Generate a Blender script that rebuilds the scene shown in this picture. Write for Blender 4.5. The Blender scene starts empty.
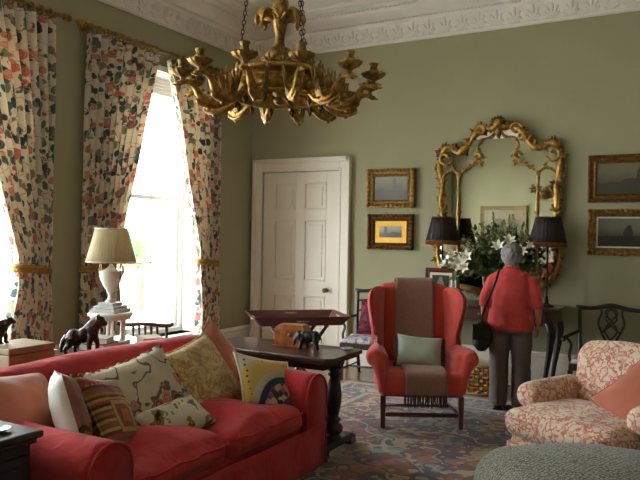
import bpy, bmesh, math, random
from mathutils import Vector, Matrix, Euler, noise
R = math.radians
sin, cos, PI = math.sin, math.cos, math.pi
random.seed(7)
scn = bpy.context.scene
COL = scn.collection

# ------------------------------------------------------------------ camera, sky, portals, exposure
cam_d = bpy.data.cameras.new('camera'); cam = bpy.data.objects.new('camera', cam_d); COL.objects.link(cam)
cam_d.sensor_width = 36.0; cam_d.lens = 36.0 * 690 / 640; cam_d.clip_start = .05; cam_d.clip_end = 300
def _cam():
    yaw, p, r = R(29.5), R(-.3), R(.97)
    fw = Vector((-sin(yaw) * cos(p), cos(yaw) * cos(p), sin(p)))
    rt = Vector((cos(yaw), sin(yaw), 0)); up = rt.cross(fw)
    x = rt * cos(r) + up * sin(r); y = up * cos(r) - rt * sin(r); z = -fw
    m = Matrix((x, y, z)).transposed().to_4x4(); m.translation = (0, 0, 1.65)
    cam.matrix_world = m
_cam(); scn.camera = cam

w = bpy.data.worlds.new('overcast_sky'); scn.world = w; w.use_nodes = True
bg = w.node_tree.nodes['Background']
bg.inputs['Color'].default_value = (.96, 1.0, 1.05, 1); bg.inputs['Strength'].default_value = 9.0

WX, BY, RX, FY, CZ = -5.58, 7.9, 2.6, -.75, 4.48       # left wall, back wall, right wall, front wall, ceiling
WIN = [(2.63, 4.13), (5.20, 6.72), (.05, 1.57)]        # window openings along the left wall
WZ0, WZ1 = .44, 3.52
for k, (a, b) in enumerate(WIN):
    l = bpy.data.lights.new('daylight_portal', 'AREA'); l.shape = 'RECTANGLE'; l.size = b - a; l.size_y = WZ1 - WZ0
    l.cycles.is_portal = True
    o = bpy.data.objects.new('daylight_portal', l); COL.objects.link(o)
    o.location = (WX - .36, (a + b) / 2, (WZ0 + WZ1) / 2); o.rotation_euler = (R(90), 0, R(-90))

vs = scn.view_settings
vs.view_transform = 'Standard'; vs.look = 'None'; vs.gamma = 1; vs.exposure = 1.4; vs.use_curve_mapping = False
scn.cycles.max_bounces = 10; scn.cycles.diffuse_bounces = 6; scn.cycles.glossy_bounces = 4
scn.cycles.transparent_max_bounces = 12; scn.cycles.caustics_reflective = False; scn.cycles.caustics_refractive = False

# ------------------------------------------------------------------ materials
def C(r, g, b):
    f = lambda c: ((c / 255) / 12.92 if c / 255 <= .04045 else ((c / 255 + .055) / 1.055) ** 2.4)
    return (f(r), f(g), f(b), 1)

class NT:
    def __init__(s, name):
        s.m = bpy.data.materials.new(name); s.m.use_nodes = True
        s.t = s.m.node_tree; s.b = s.t.nodes['Principled BSDF']
        s.tc = s.t.nodes.new('ShaderNodeTexCoord')
    def co(s, kind='Object'): return s.tc.outputs[kind]
    def set(s, sock, v):
        if isinstance(v, bpy.types.NodeSocket): s.t.links.new(v, sock)
        elif v is not None: sock.default_value = v
    def n(s, typ, out=0, **kw):
        nd = s.t.nodes.new('ShaderNode' + typ)
        for k, v in kw.items():
            if k.startswith('i_'):
                key = k[2:]; key = int(key) if key.isdigit() else key.replace('_', ' ')
                s.set(nd.inputs[key], v)
            else: setattr(nd, k, v)
        return nd.outputs[out]
    def map(s, v, scale=(1, 1, 1), rot=(0, 0, 0), loc=(0, 0, 0)):
        return s.n('Mapping', i_Vector=v, i_Scale=scale, i_Rotation=rot, i_Location=loc)
    def noise(s, v, scale=5, detail=3, rough=.5, out=0, dist=0):
        return s.n('TexNoise', out, i_Vector=v, i_Scale=scale, i_Detail=detail, i_Roughness=rough, i_Distortion=dist)
    def vor(s, v, scale=5, out=0, feature='F1', rnd=1):
        return s.n('TexVoronoi', out, feature=feature, i_Vector=v, i_Scale=scale, i_Randomness=rnd)
    def math(s, op, a, b=None, c=None):
        nd = s.t.nodes.new('ShaderNodeMath'); nd.operation = op
        s.set(nd.inputs[0], a); s.set(nd.inputs[1], b); s.set(nd.inputs[2], c); return nd.outputs[0]
    def ramp(s, fac, stops, interp='LINEAR'):
        nd = s.t.nodes.new('ShaderNodeValToRGB'); cr = nd.color_ramp; cr.interpolation = interp
        while len(cr.elements) < len(stops): cr.elements.new(.5)
        for e, (p, c) in zip(cr.elements, stops): e.position = p; e.color = c
        s.set(nd.inputs[0], fac); return nd.outputs[0]
    def mix(s, fac, a, b, blend='MIX'):
        nd = s.t.nodes.new('ShaderNodeMix'); nd.data_type = 'RGBA'; nd.blend_type = blend
        s.set(nd.inputs[0], fac); s.set(nd.inputs[6], a); s.set(nd.inputs[7], b); return nd.outputs[2]
    def sep(s, v):
        nd = s.t.nodes.new('ShaderNodeSeparateXYZ'); s.set(nd.inputs[0], v); return nd.outputs
    def distort(s, v, scale=4, amt=.05):
        nz = s.noise(v, scale, 2, out=1)
        a = s.n('VectorMath', operation='SUBTRACT', i_0=nz, i_1=(.5, .5, .5))
        nd = s.t.nodes.new('ShaderNodeVectorMath'); nd.operation = 'MULTIPLY_ADD'
        s.set(nd.inputs[0], a); s.set(nd.inputs[1], (amt, amt, amt)); s.set(nd.inputs[2], v); return nd.outputs[0]
    def bump(s, h, strength=.3, dist=.01):
        s.t.links.new(s.n('Bump', i_Height=h, i_Strength=strength, i_Distance=dist), s.b.inputs['Normal'])
    def done(s, col, rough=.6, metal=0, spec=.4, sheen=0, coat=0):
        s.set(s.b.inputs['Base Color'], col); s.set(s.b.inputs['Roughness'], rough); s.set(s.b.inputs['Metallic'], metal)
        s.b.inputs['Specular IOR Level'].default_value = spec
        s.b.inputs['Sheen Weight'].default_value = sheen; s.b.inputs['Coat Weight'].default_value = coat
        return s.m

def plain(name, c, rough=.6, metal=0, var=.12, scale=6, bump=0, bscale=60, spec=.4, sheen=0, coat=0, stretch=(1, 1, 1)):
    t = NT(name); v = t.map(t.co(), stretch)
    f = t.noise(v, scale, 4)
    lo = tuple(x * (1 - var) for x in c[:3]) + (1,); hi = tuple(min(1, x * (1 + var)) for x in c[:3]) + (1,)
    col = t.ramp(f, [(.3, lo), (.7, hi)])
    if bump: t.bump(t.noise(v, bscale, 3), bump, .004)
    return t.done(col, rough, metal, spec, sheen, coat)

def wood(name, c, dark=.55, rough=.35, scale=3, coat=.2, axis=(1, 8, 8)):
    t = NT(name); v = t.distort(t.map(t.co(), axis), 1.5, .3)
    f = t.noise(v, scale, 5, .6)
    lo = tuple(x * dark for x in c[:3]) + (1,); hi = tuple(min(1, x * 1.25) for x in c[:3]) + (1,)
    col = t.ramp(f, [(.3, lo), (.52, c), (.75, hi)])
    t.bump(f, .08, .003)
    return t.done(col, rough, 0, .5, 0, coat)

M = {}
M['wall'] = plain('sage_wall_paint', C(160, 157, 126), .75, var=.03, scale=1.5, bump=.05, bscale=90)
M['ceil'] = plain('ceiling_white', C(240, 237, 232), .85, var=.03, scale=2)
M['plaster'] = plain('plaster_white', C(238, 234, 228), .8, var=.03, scale=4)
M['paint'] = plain('cream_gloss_paint', C(236, 229, 216), .38, var=.02, scale=4)
M['winpaint'] = plain('window_white_paint', C(230, 230, 226), .45, var=.02, scale=4)
M['gold'] = plain('aged_gilding', C(168, 130, 66), .38, .8, var=.5, scale=22, bump=.5, bscale=70)
M['gold2'] = plain('dull_bronze_gilding', C(152, 120, 66), .42, .75, var=.5, scale=30, bump=.6, bscale=60)
M['golddark'] = plain('dark_gilding', C(104, 72, 32), .5, .6, var=.45, scale=26, bump=.5, bscale=60)
M['brass'] = plain('brass', C(150, 118, 66), .4, .9, var=.15)
M['iron'] = plain('aged_iron', C(70, 58, 40), .5, .7, var=.3)
M['bronze'] = plain('dark_bronze', C(58, 42, 36), .35, .55, var=.4, scale=14, bump=.4, bscale=50)
M['ebony'] = plain('black_carved_wood', C(26, 24, 26), .35, var=.3, scale=12, bump=.2)
M['mahog'] = wood('mahogany', C(92, 36, 26), .5, .3, 3, .35)
M['darkwood'] = wood('dark_oak', C(66, 42, 29), .5, .33, 3, .3)
M['vdark'] = wood('blackened_oak', C(42, 29, 25), .55, .38, 3, .2)
M['tan_wood'] = wood('pale_pine', C(142, 118, 78), .75, .5, 2.5, .1)
M['burr'] = plain('burr_walnut', C(150, 84, 44), .3, var=.5, scale=26, coat=.3)
M['marble'] = plain('white_marble', C(226, 220, 212), .35, var=.06, scale=9)
M['marbleg'] = plain('grey_marble', C(186, 186, 184), .35, var=.1, scale=9)
M['red_plain'] = plain('red_linen', C(178, 48, 46), .85, var=.1, scale=5, bump=.25, bscale=220, sheen=.25)
def _linen():
    t = NT('crumpled_red_linen'); v = t.co(); col = t.ramp(t.noise(v, 5, 4), [(.3, C(166, 44, 46)), (.7, C(186, 56, 56))])
    w1 = t.noise(t.distort(v, 3, .25), 4.5, 3, .45, dist=.8); w2 = t.noise(v, 220, 2)
    h = t.math('ADD', w1, t.math('MULTIPLY', w2, .02)); t.bump(h, .55, .05); return t.done(col, .85, 0, .2, .12)
M['red'] = _linen()
M['redwing'] = plain('coral_red_wool', C(184, 64, 52), .85, var=.07, scale=5, bump=.2, bscale=260, sheen=.25)
M['redtop'] = plain('red_jersey', C(190, 62, 58), .85, var=.06, scale=9, bump=.15, bscale=200, sheen=.15)
M['terra'] = plain('terracotta_velvet', C(172, 92, 62), .75, var=.12, scale=5, bump=.2, bscale=160, sheen=.5)
M['throw'] = plain('brown_wool_throw', C(138, 100, 82), .95, var=.12, scale=60, bump=.4, bscale=300, sheen=.3)
M['sage'] = plain('sage_velvet', C(158, 166, 148), .8, var=.1, scale=10, sheen=.4)
M['fringe'] = plain('dark_fringe', C(70, 50, 46), .9, var=.3, scale=60)
M['white'] = plain('white_linen', C(226, 226, 218), .9, var=.03, bump=.1, bscale=200)
M['cream'] = plain('cream_paper', C(220, 210, 186), .8, var=.05)
M['black'] = plain('black_leather', C(22, 21, 23), .45, var=.2, bump=.2, bscale=80)
M['trouser'] = plain('grey_brown_trousers', C(104, 92, 84), .9, var=.08, scale=8, bump=.15, bscale=200)
M['shoe'] = plain('dark_shoe', C(34, 28, 26), .5)
M['skin'] = plain('skin', C(196, 138, 116), .55, var=.06, scale=12)
M['hair'] = plain('silver_grey_hair', C(132, 128, 124), .7, var=.25, scale=40, bump=.7, bscale=50, stretch=(3, 3, 1))
M['leaf'] = plain('green_foliage', C(88, 104, 56), .55, var=.5, scale=9)
M['leaflt'] = plain('pale_green_foliage', C(146, 156, 92), .55, var=.4, scale=9)
M['petal'] = plain('white_petals', C(232, 230, 216), .6, var=.05)
M['petalc'] = plain('cream_petals', C(222, 206, 150), .6, var=.15)
M['shadeblk'] = plain('dark_pleated_silk', C(34, 20, 20), .7, var=.3, scale=30)
M['shadefr'] = plain('rust_fringe', C(128, 74, 40), .8, var=.35, scale=60)
M['glassblue'] = plain('pale_blue_china', C(150, 190, 205), .25, var=.05)
M['ceramic'] = plain('cream_ceramic', C(220, 208, 180), .35, var=.05)
M['book_a'] = plain('grey_book_cloth', C(150, 150, 148), .7); M['book_b'] = plain('slate_book_cloth', C(92, 92, 98), .7)
M['book_c'] = plain('buff_book_cloth', C(176, 156, 126), .7)
M['page'] = plain('book_pages', C(226, 218, 200), .9)
M['seatblue'] = None
def _wicker():
    t = NT('woven_wicker'); v = t.co()
    a = t.n('TexChecker', 1, i_Vector=t.map(v, (1, 1, 1)), i_Scale=30.0)
    nz = t.noise(v, 40, 3)
    col = t.mix(a, C(150, 104, 50), C(196, 148, 84)); col = t.mix(t.math('MULTIPLY', nz, .5), col, C(90, 56, 26))
    return t.done(col, .6)
M['wicker'] = _wicker()
def _mirror():
    t = NT('old_mirror_glass'); f = t.noise(t.co(), 3, 2)
    return t.done(t.ramp(f, [(.3, (.74, .76, .72, 1)), (.7, (.80, .82, .78, 1))]), .02, 1, .5)
M['mirror'] = _mirror()
def _glass():
    t = NT('window_glass'); nt = t.t
    tr = nt.nodes.new('ShaderNodeBsdfTransparent'); tr.inputs[0].default_value = (.96, .98, .97, 1)
    gl = nt.nodes.new('ShaderNodeBsdfGlossy'); gl.inputs['Roughness'].default_value = .02
    fr = nt.nodes.new('ShaderNodeValue'); fr.outputs[0].default_value = .05
    mx = nt.nodes.new('ShaderNodeMixShader')
    nt.links.new(fr.outputs[0], mx.inputs[0]); nt.links.new(tr.outputs[0], mx.inputs[1]); nt.links.new(gl.outputs[0], mx.inputs[2])
    nt.links.new(mx.outputs[0], nt.nodes['Material Output'].inputs[0]); return t.m
M['glass'] = _glass()
def _chintz():
    t = NT('floral_chintz'); uv = t.map(t.co('UV'), (1.3, 1.3, 1)); d = t.distort(uv, 14, .05)
    base = C(224, 214, 194)
    # trailing stems
    st = t.math('ABSOLUTE', t.math('SUBTRACT', t.noise(d, 5, 1), .5))
    col = t.mix(t.math('LESS_THAN', st, .006), base, C(140, 128, 98))
    # small blue-green leaves
    lv = t.map(t.distort(uv, 9, .08), (1.0, .55, 1), (0, 0, .6))
    ld = t.vor(lv, 15); lc = t.vor(lv, 15, 1)
    ls = t.sep(lc)
    lcol = t.ramp(ls[1], [(0, C(84, 98, 102)), (.35, C(112, 122, 112)), (.7, C(142, 144, 116))], 'CONSTANT')
    lm = t.math('MULTIPLY', t.math('LESS_THAN', ld, .46), t.math('GREATER_THAN', ls[0], .22))
    col = t.mix(lm, col, lcol)
    # blooms
    for sc, th, keep, cols in ((6.0, .36, .38, [(0, C(186, 108, 98)), (.35, C(204, 146, 112)), (.6, C(200, 128, 118)), (.78, C(84, 98, 108))]),
                               (10.5, .3, .55, [(0, C(178, 92, 86)), (.5, C(210, 160, 136)), (.8, C(96, 110, 114))])):
        bd = t.vor(d, sc); bc = t.sep(t.vor(d, sc, 1))
        bcol = t.ramp(bc[1], cols, 'CONSTANT')
        ring = t.math('SINE', t.math('MULTIPLY', bd, 60))
        bcol = t.mix(t.math('MULTIPLY', t.math('GREATER_THAN', ring, .2), .4), bcol, C(236, 196, 166))
        m = t.math('MULTIPLY', t.math('LESS_THAN', bd, th), t.math('GREATER_THAN', bc[0], keep))
        col = t.mix(m, col, bcol)
    m = t.done(col, .8, 0, .2)
    # thin lined cloth lets a little daylight through
    tl = t.n('BsdfTranslucent', i_Color=col)
    ms = t.t.nodes.new('ShaderNodeMixShader'); ms.inputs[0].default_value = .34
    t.t.links.new(t.b.outputs[0], ms.inputs[1]); t.t.links.new(tl, ms.inputs[2])
    t.t.links.new(ms.outputs[0], t.t.nodes['Material Output'].inputs[0]); return m
M['chintz'] = _chintz()
def _rug():
    t = NT('persian_rug'); v = t.co(); s = t.sep(v)
    d = t.distort(v, 4.0, .2)
    c1 = t.sep(t.vor(d, 5.2, 1))
    field = t.ramp(c1[0], [(0, C(96, 52, 44)), (.2, C(52, 60, 84)), (.38, C(142, 84, 66)), (.52, C(112, 116, 120)), (.66, C(116, 62, 52)), (.8, C(150, 134, 108)), (.92, C(44, 50, 72))], 'CONSTANT')
    d2 = t.distort(v, 8, .1); c2 = t.sep(t.vor(d2, 15, 1)); dd = t.vor(d2, 15)
    mot = t.ramp(c2[1], [(0, C(162, 144, 114)), (.3, C(58, 66, 90)), (.5, C(146, 78, 60)), (.7, C(116, 126, 132)), (.86, C(86, 48, 42))], 'CONSTANT')
    col = t.mix(t.math('MULTIPLY', t.math('LESS_THAN', dd, .42), t.math('GREATER_THAN', c2[0], .3)), field, mot)
    st = t.math('ABSOLUTE', t.math('SUBTRACT', t.noise(v, 2.6, 1), .5))
    col = t.mix(t.math('LESS_THAN', st, .014), col, C(160, 140, 106))
    st2 = t.math('ABSOLUTE', t.math('SUBTRACT', t.noise(t.map(v, loc=(5, 3, 0)), 3.4, 1), .5))
    col = t.mix(t.math('LESS_THAN', st2, .016), col, C(46, 56, 82))
    # border bands near the edges (object is centred on its middle, half sizes 2.5 x 3.1)
    ex = t.math('SUBTRACT', 2.5, t.math('ABSOLUTE', s[0])); ey = t.math('SUBTRACT', 3.1, t.math('ABSOLUTE', s[1]))
    e = t.math('MINIMUM', ex, ey)
    for a, b, c in ((0, .05, C(110, 60, 48)), (.05, .12, C(150, 134, 108)), (.46, .52, C(150, 134, 108)), (.52, .55, C(56, 60, 84))):
        col = t.mix(t.math('MULTIPLY', t.math('GREATER_THAN', e, a), t.math('LESS_THAN', e, b)), col, c)
    col = t.mix(.12, col, t.ramp(t.noise(v, 70, 2), [(.3, C(60, 50, 46)), (.7, C(180, 165, 140))]))
    t.bump(t.noise(v, 260, 2), .3, .004)
    return t.done(col, .95, 0, .1, .2)
M['rug'] = _rug()
def _floor():
    t = NT('oak_floorboards'); v = t.co()
    br = t.t.nodes.new('ShaderNodeTexBrick'); t.set(br.inputs['Vector'], t.map(v, (1, 1, 1), (0, 0, R(90))))
    br.inputs['Scale'].default_value = 1; br.inputs['Brick Width'].default_value = 2.4; br.inputs['Row Height'].default_value = .18
    br.inputs['Mortar Size'].default_value = .004
    br.inputs['Color1'].default_value = C(112, 78, 52); br.inputs['Color2'].default_value = C(134, 98, 66); br.inputs['Mortar'].default_value = C(40, 26, 18)
    g = t.noise(t.map(v, (10, .8, 1)), 4, 4)
    col = t.mix(t.math('MULTIPLY', g, .5), br.outputs[0], C(84, 54, 34))
    t.bump(br.outputs[1], -.2, .003); return t.done(col, .28, 0, .5, 0, .2)
M['floor'] = _floor()
def _toile():
    t = NT('faded_red_floral_linen'); v = t.co(); d = t.distort(v, 16, .05)
    a = t.math('ABSOLUTE', t.math('SUBTRACT', t.noise(d, 19, 3), .5))
    col = t.ramp(a, [(0, C(176, 98, 88)), (.03, C(190, 124, 108)), (.055, C(216, 194, 170)), (1, C(222, 204, 180))])
    b = t.vor(d, 19); bc = t.sep(t.vor(d, 19, 1))
    rg = t.math('SINE', t.math('MULTIPLY', b, 42))
    bl = t.ramp(rg, [(.3, C(206, 168, 130)), (.7, C(190, 112, 98))])
    m = t.math('MULTIPLY', t.math('LESS_THAN', b, .36), t.math('GREATER_THAN', bc[0], .45))
    col = t.mix(t.math('MULTIPLY', m, .7), col, bl)
    col = t.mix(t.math('MULTIPLY', t.math('LESS_THAN', t.noise(d, 20, 2), .38), .55), col, C(186, 108, 96))
    t.bump(t.noise(v, 200, 2), .2, .003); return t.done(col, .85, 0, .2, .2)
M['toile'] = _toile()
def _tweed():
    t = NT('grey_green_tweed'); v = t.co()
    d = t.distort(v, 30, .02)
    ck = t.n('TexChecker', 1, i_Vector=d, i_Scale=70.0); nz = t.noise(v, 85, 2); b = t.noise(v, 9, 3)
    col = t.mix(ck, C(90, 90, 76), C(150, 148, 126)); col = t.mix(t.math('GREATER_THAN', nz, .55), col, C(58, 60, 52))
    col = t.mix(t.math('MULTIPLY', b, .4), col, C(72, 80, 70))
    t.bump(nz, .6, .006); return t.done(col, .95, 0, .1, .2)
M['tweed'] = _tweed()
def _tapestry():
    t = NT('faded_tapestry_floral'); v = t.co(); d = t.distort(v, 10, .08)
    c = t.sep(t.vor(d, 17, 1)); b = t.vor(d, 17)
    col = t.ramp(t.noise(d, 8, 4), [(.35, C(160, 144, 96)), (.5, C(192, 170, 118)), (.65, C(208, 186, 134))])
    bl = t.ramp(c[1], [(0, C(178, 108, 74)), (.35, C(168, 146, 96)), (.6, C(200, 150, 112)), (.8, C(136, 132, 84))], 'CONSTANT')
    col = t.mix(t.math('MULTIPLY', t.math('LESS_THAN', b, .45), .5), col, bl)
    col = t.mix(t.math('MULTIPLY', t.math('LESS_THAN', t.math('ABSOLUTE', t.math('SUBTRACT', t.noise(d, 12, 2), .5)), .03), .6), col, C(150, 92, 62))
    t.bump(t.noise(v, 150, 2), .3, .004); return t.done(col, .9, 0, .15, .2)
M['tapestry'] = _tapestry()
def _kilim():
    t = NT('striped_kilim'); v = t.co(); s = t.sep(t.distort(v, 30, .006))
    z = t.math('FRACT', t.math('ADD', t.math('MULTIPLY', s[2], 3.6), .37))
    st = [C(122, 84, 50), C(170, 132, 62), C(70, 56, 44), C(158, 98, 48), C(104, 72, 46), C(176, 140, 74), C(60, 52, 46), C(150, 70, 50),
          C(178, 136, 70), C(84, 62, 44), C(164, 110, 56), C(112, 96, 74), C(154, 64, 50), C(74, 60, 50), C(178, 146, 86), C(128, 82, 50)]
    col = t.ramp(z, [(i / 16, c) for i, c in enumerate(st)], 'CONSTANT')
    mx = t.math('MAXIMUM', t.math('ABSOLUTE', s[0]), t.math('ABSOLUTE', t.math('ADD', s[2], .06)))
    ring = t.ramp(t.math('MULTIPLY', mx, 8), [(0, C(166, 92, 50)), (.3, C(120, 70, 44)), (.55, C(172, 132, 76)), (.75, C(96, 66, 46))], 'CONSTANT')
    col = t.mix(t.math('LESS_THAN', mx, .1), col, ring)
    zz = t.math('PINGPONG', t.math('MULTIPLY', s[0], 1), .018)
    top = t.math('MULTIPLY', t.math('GREATER_THAN', t.math('ADD', s[2], zz), .155), t.math('LESS_THAN', t.math('ADD', s[2], zz), .19))
    col = t.mix(top, col, C(150, 66, 64))
    t.bump(t.noise(t.map(v, (1, 1, 4)), 90, 2), .4, .004); return t.done(col, .95, 0, .1, .2)
M['kilim'] = _kilim()
def _crewel():
    t = NT('crewel_embroidery'); v = t.co(); d = t.distort(v, 9, .1); s = t.sep(v)
    c = t.sep(t.vor(d, 8.5, 1)); b = t.vor(d, 8.5)
    base = C(186, 172, 150)
    col = t.mix(t.math('LESS_THAN', t.math('ABSOLUTE', t.math('SUBTRACT', t.noise(d, 6, 1), .5)), .02), base, C(92, 84, 66))
    bl = t.ramp(c[1], [(0, C(140, 40, 46)), (.3, C(62, 48, 50)), (.5, C(176, 96, 88)), (.7, C(86, 96, 78)), (.85, C(122, 50, 48))], 'CONSTANT')
    bl = t.mix(t.math('MULTIPLY', t.math('GREATER_THAN', t.math('SINE', t.math('MULTIPLY', b, 40)), .3), .5), bl, C(196, 150, 130))
    low = t.math('LESS_THAN', s[2], .13)
    col = t.mix(t.math('MULTIPLY', low, t.math('MULTIPLY', t.math('LESS_THAN', b, .42), t.math('GREATER_THAN', c[0], .3))), col, bl)
    t.bump(t.noise(v, 120, 2), .3, .004); return t.done(col, .9, 0, .15, .2)
M['crewel'] = _crewel()
def _bird():
    t = NT('cream_black_ochre_print'); v = t.co(); d = t.distort(v, 8, .14)
    f = t.noise(d, 9, 2)
    col = t.ramp(f, [(0, C(40, 38, 40)), (.36, C(132, 104, 50)), (.42, C(186, 176, 152)), (.58, C(200, 190, 166)), (.62, C(120, 98, 54)), (.68, C(62, 66, 70))], 'CONSTANT')
    t.bump(t.noise(v, 120, 2), .25, .004); return t.done(col, .9, 0, .15, .2)
M['bird'] = _bird()
def _needle():
    t = NT('arc_needlepoint'); v = t.co(); s = t.sep(v)
    # big arc centred on the lower outer corner
    dx = t.math('SUBTRACT', s[0], .13); dz = t.math('ADD', s[2], .22)
    r = t.math('SQRT', t.math('ADD', t.math('MULTIPLY', dx, dx), t.math('MULTIPLY', dz, dz)))
    col = t.ramp(t.math('MULTIPLY', r, 2), [(0, C(190, 170, 140)), (.40, C(44, 56, 88)), (.50, C(176, 168, 148)), (.60, C(190, 160, 92)), (.86, C(176, 168, 150))], 'CONSTANT')
    ck = t.sep(t.vor(t.map(v, (1, 1, 1), (0, R(45), 0)), 26, 1, rnd=.25))
    inn = t.ramp(ck[0], [(0, C(52, 60, 92)), (.3, C(186, 150, 130)), (.5, C(166, 86, 76)), (.7, C(196, 180, 150)), (.85, C(86, 66, 70))], 'CONSTANT')
    col = t.mix(t.math('LESS_THAN', r, .20), col, inn)
    dots = t.math('LESS_THAN', t.vor(v, 22, rnd=.3), .2)
    col = t.mix(t.math('MULTIPLY', dots, t.math('GREATER_THAN', r, .30)), col, C(78, 62, 44))
    t.bump(t.noise(v, 140, 2), .3, .004); return t.done(col, .9, 0, .15, .2)
M['needle'] = _needle()
def _pinkface():
    t = NT('pink_brown_needlepoint'); v = t.co(); s = t.sep(v); d = t.distort(v, 12, .05)
    col = t.ramp(t.noise(d, 7, 3), [(.35, C(122, 82, 72)), (.6, C(162, 112, 98))])
    zz = t.math('PINGPONG', s[0], .03)
    bandm = t.math('LESS_THAN', t.math('ADD', s[2], zz), -.06)
    stripes = t.ramp(t.math('FRACT', t.math('MULTIPLY', t.math('ADD', s[2], zz), 14)), [(0, C(52, 42, 36)), (.4, C(158, 112, 46)), (.7, C(84, 62, 40))], 'CONSTANT')
    col = t.mix(bandm, col, stripes)
    px = t.math('SUBTRACT', s[0], -.02); pz = t.math('SUBTRACT', s[2], .06)
    rr = t.math('SQRT', t.math('ADD', t.math('MULTIPLY', px, px), t.math('MULTIPLY', pz, pz)))
    col = t.mix(t.math('LESS_THAN', rr, .055), col, t.ramp(rr, [(0, C(160, 150, 160)), (.02, C(50, 54, 84)), (.04, C(60, 48, 56))], 'CONSTANT'))
    return t.done(col, .9, 0, .15, .2)
M['pinkface'] = _pinkface()
def _burg():
    t = NT('burgundy_carpet_cushion'); v = t.distort(t.co(), 20, .04); c = t.sep(t.vor(v, 26, 1))
    return t.done(t.ramp(c[0], [(0, C(104, 26, 40)), (.4, C(70, 24, 44)), (.6, C(132, 46, 56)), (.8, C(60, 44, 70))], 'CONSTANT'), .95)
M['burg'] = _burg()
def _seat():
    t = NT('blue_white_woven_seat'); v = t.distort(t.co(), 20, .05); b = t.noise(v, 20, 2)
    return t.done(t.ramp(b, [(.4, C(90, 92, 116)), (.5, C(178, 170, 172)), (.62, C(196, 186, 182))]), .9)
M['seatblue'] = _seat()
def _pleat():
    t = NT('pleated_cream_shade'); v = t.co(); f = t.noise(v, 5, 2)
    col = t.ramp(f, [(.3, C(206, 190, 150)), (.7, C(218, 204, 168))]); m = t.done(col, .85)
    tl = t.n('BsdfTranslucent', i_Color=col); ms = t.t.nodes.new('ShaderNodeMixShader'); ms.inputs[0].default_value = .3
    t.t.links.new(t.b.outputs[0], ms.inputs[1]); t.t.links.new(tl, ms.inputs[2])
    t.t.links.new(ms.outputs[0], t.t.nodes['Material Output'].inputs[0]); return m
M['pleat'] = _pleat()
def painting(name, sky, mid, land, hz=.0, blobs=None, bcol=(0.02, .02, .02, 1), h=.2):
    """flat oil painting in local x (width) / z (height): sky, horizon, land or sea, dark painted shapes"""
    t = NT(name); v = t.co(); s = t.sep(t.distort(v, 12, .03)); z = t.math('ADD', t.math('DIVIDE', s[2], 2 * h), .5)
    nz = t.noise(v, 18, 4)
    col = t.ramp(t.math('ADD', z, t.math('MULTIPLY', t.math('SUBTRACT', nz, .5), .15)), [(0, land), (max(.02, hz - .04), land), (hz, mid), (min(.97, hz + .3), sky), (1, sky)])
    for (bx, bz, rx, rz) in (blobs or []):
        a = t.math('DIVIDE', t.math('SUBTRACT', s[0], bx), rx); b = t.math('DIVIDE', t.math('SUBTRACT', s[2], bz), rz)
        q = t.math('ADD', t.math('MULTIPLY', a, a), t.math('MULTIPLY', b, b))
        col = t.mix(t.math('MULTIPLY', t.math('LESS_THAN', q, 1), .8), col, bcol)
    col = t.mix(t.math('MULTIPLY', t.noise(v, 45, 3), .35), col, mid)
    return t.done(col, .35, 0, .5, 0, .2)

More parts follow.
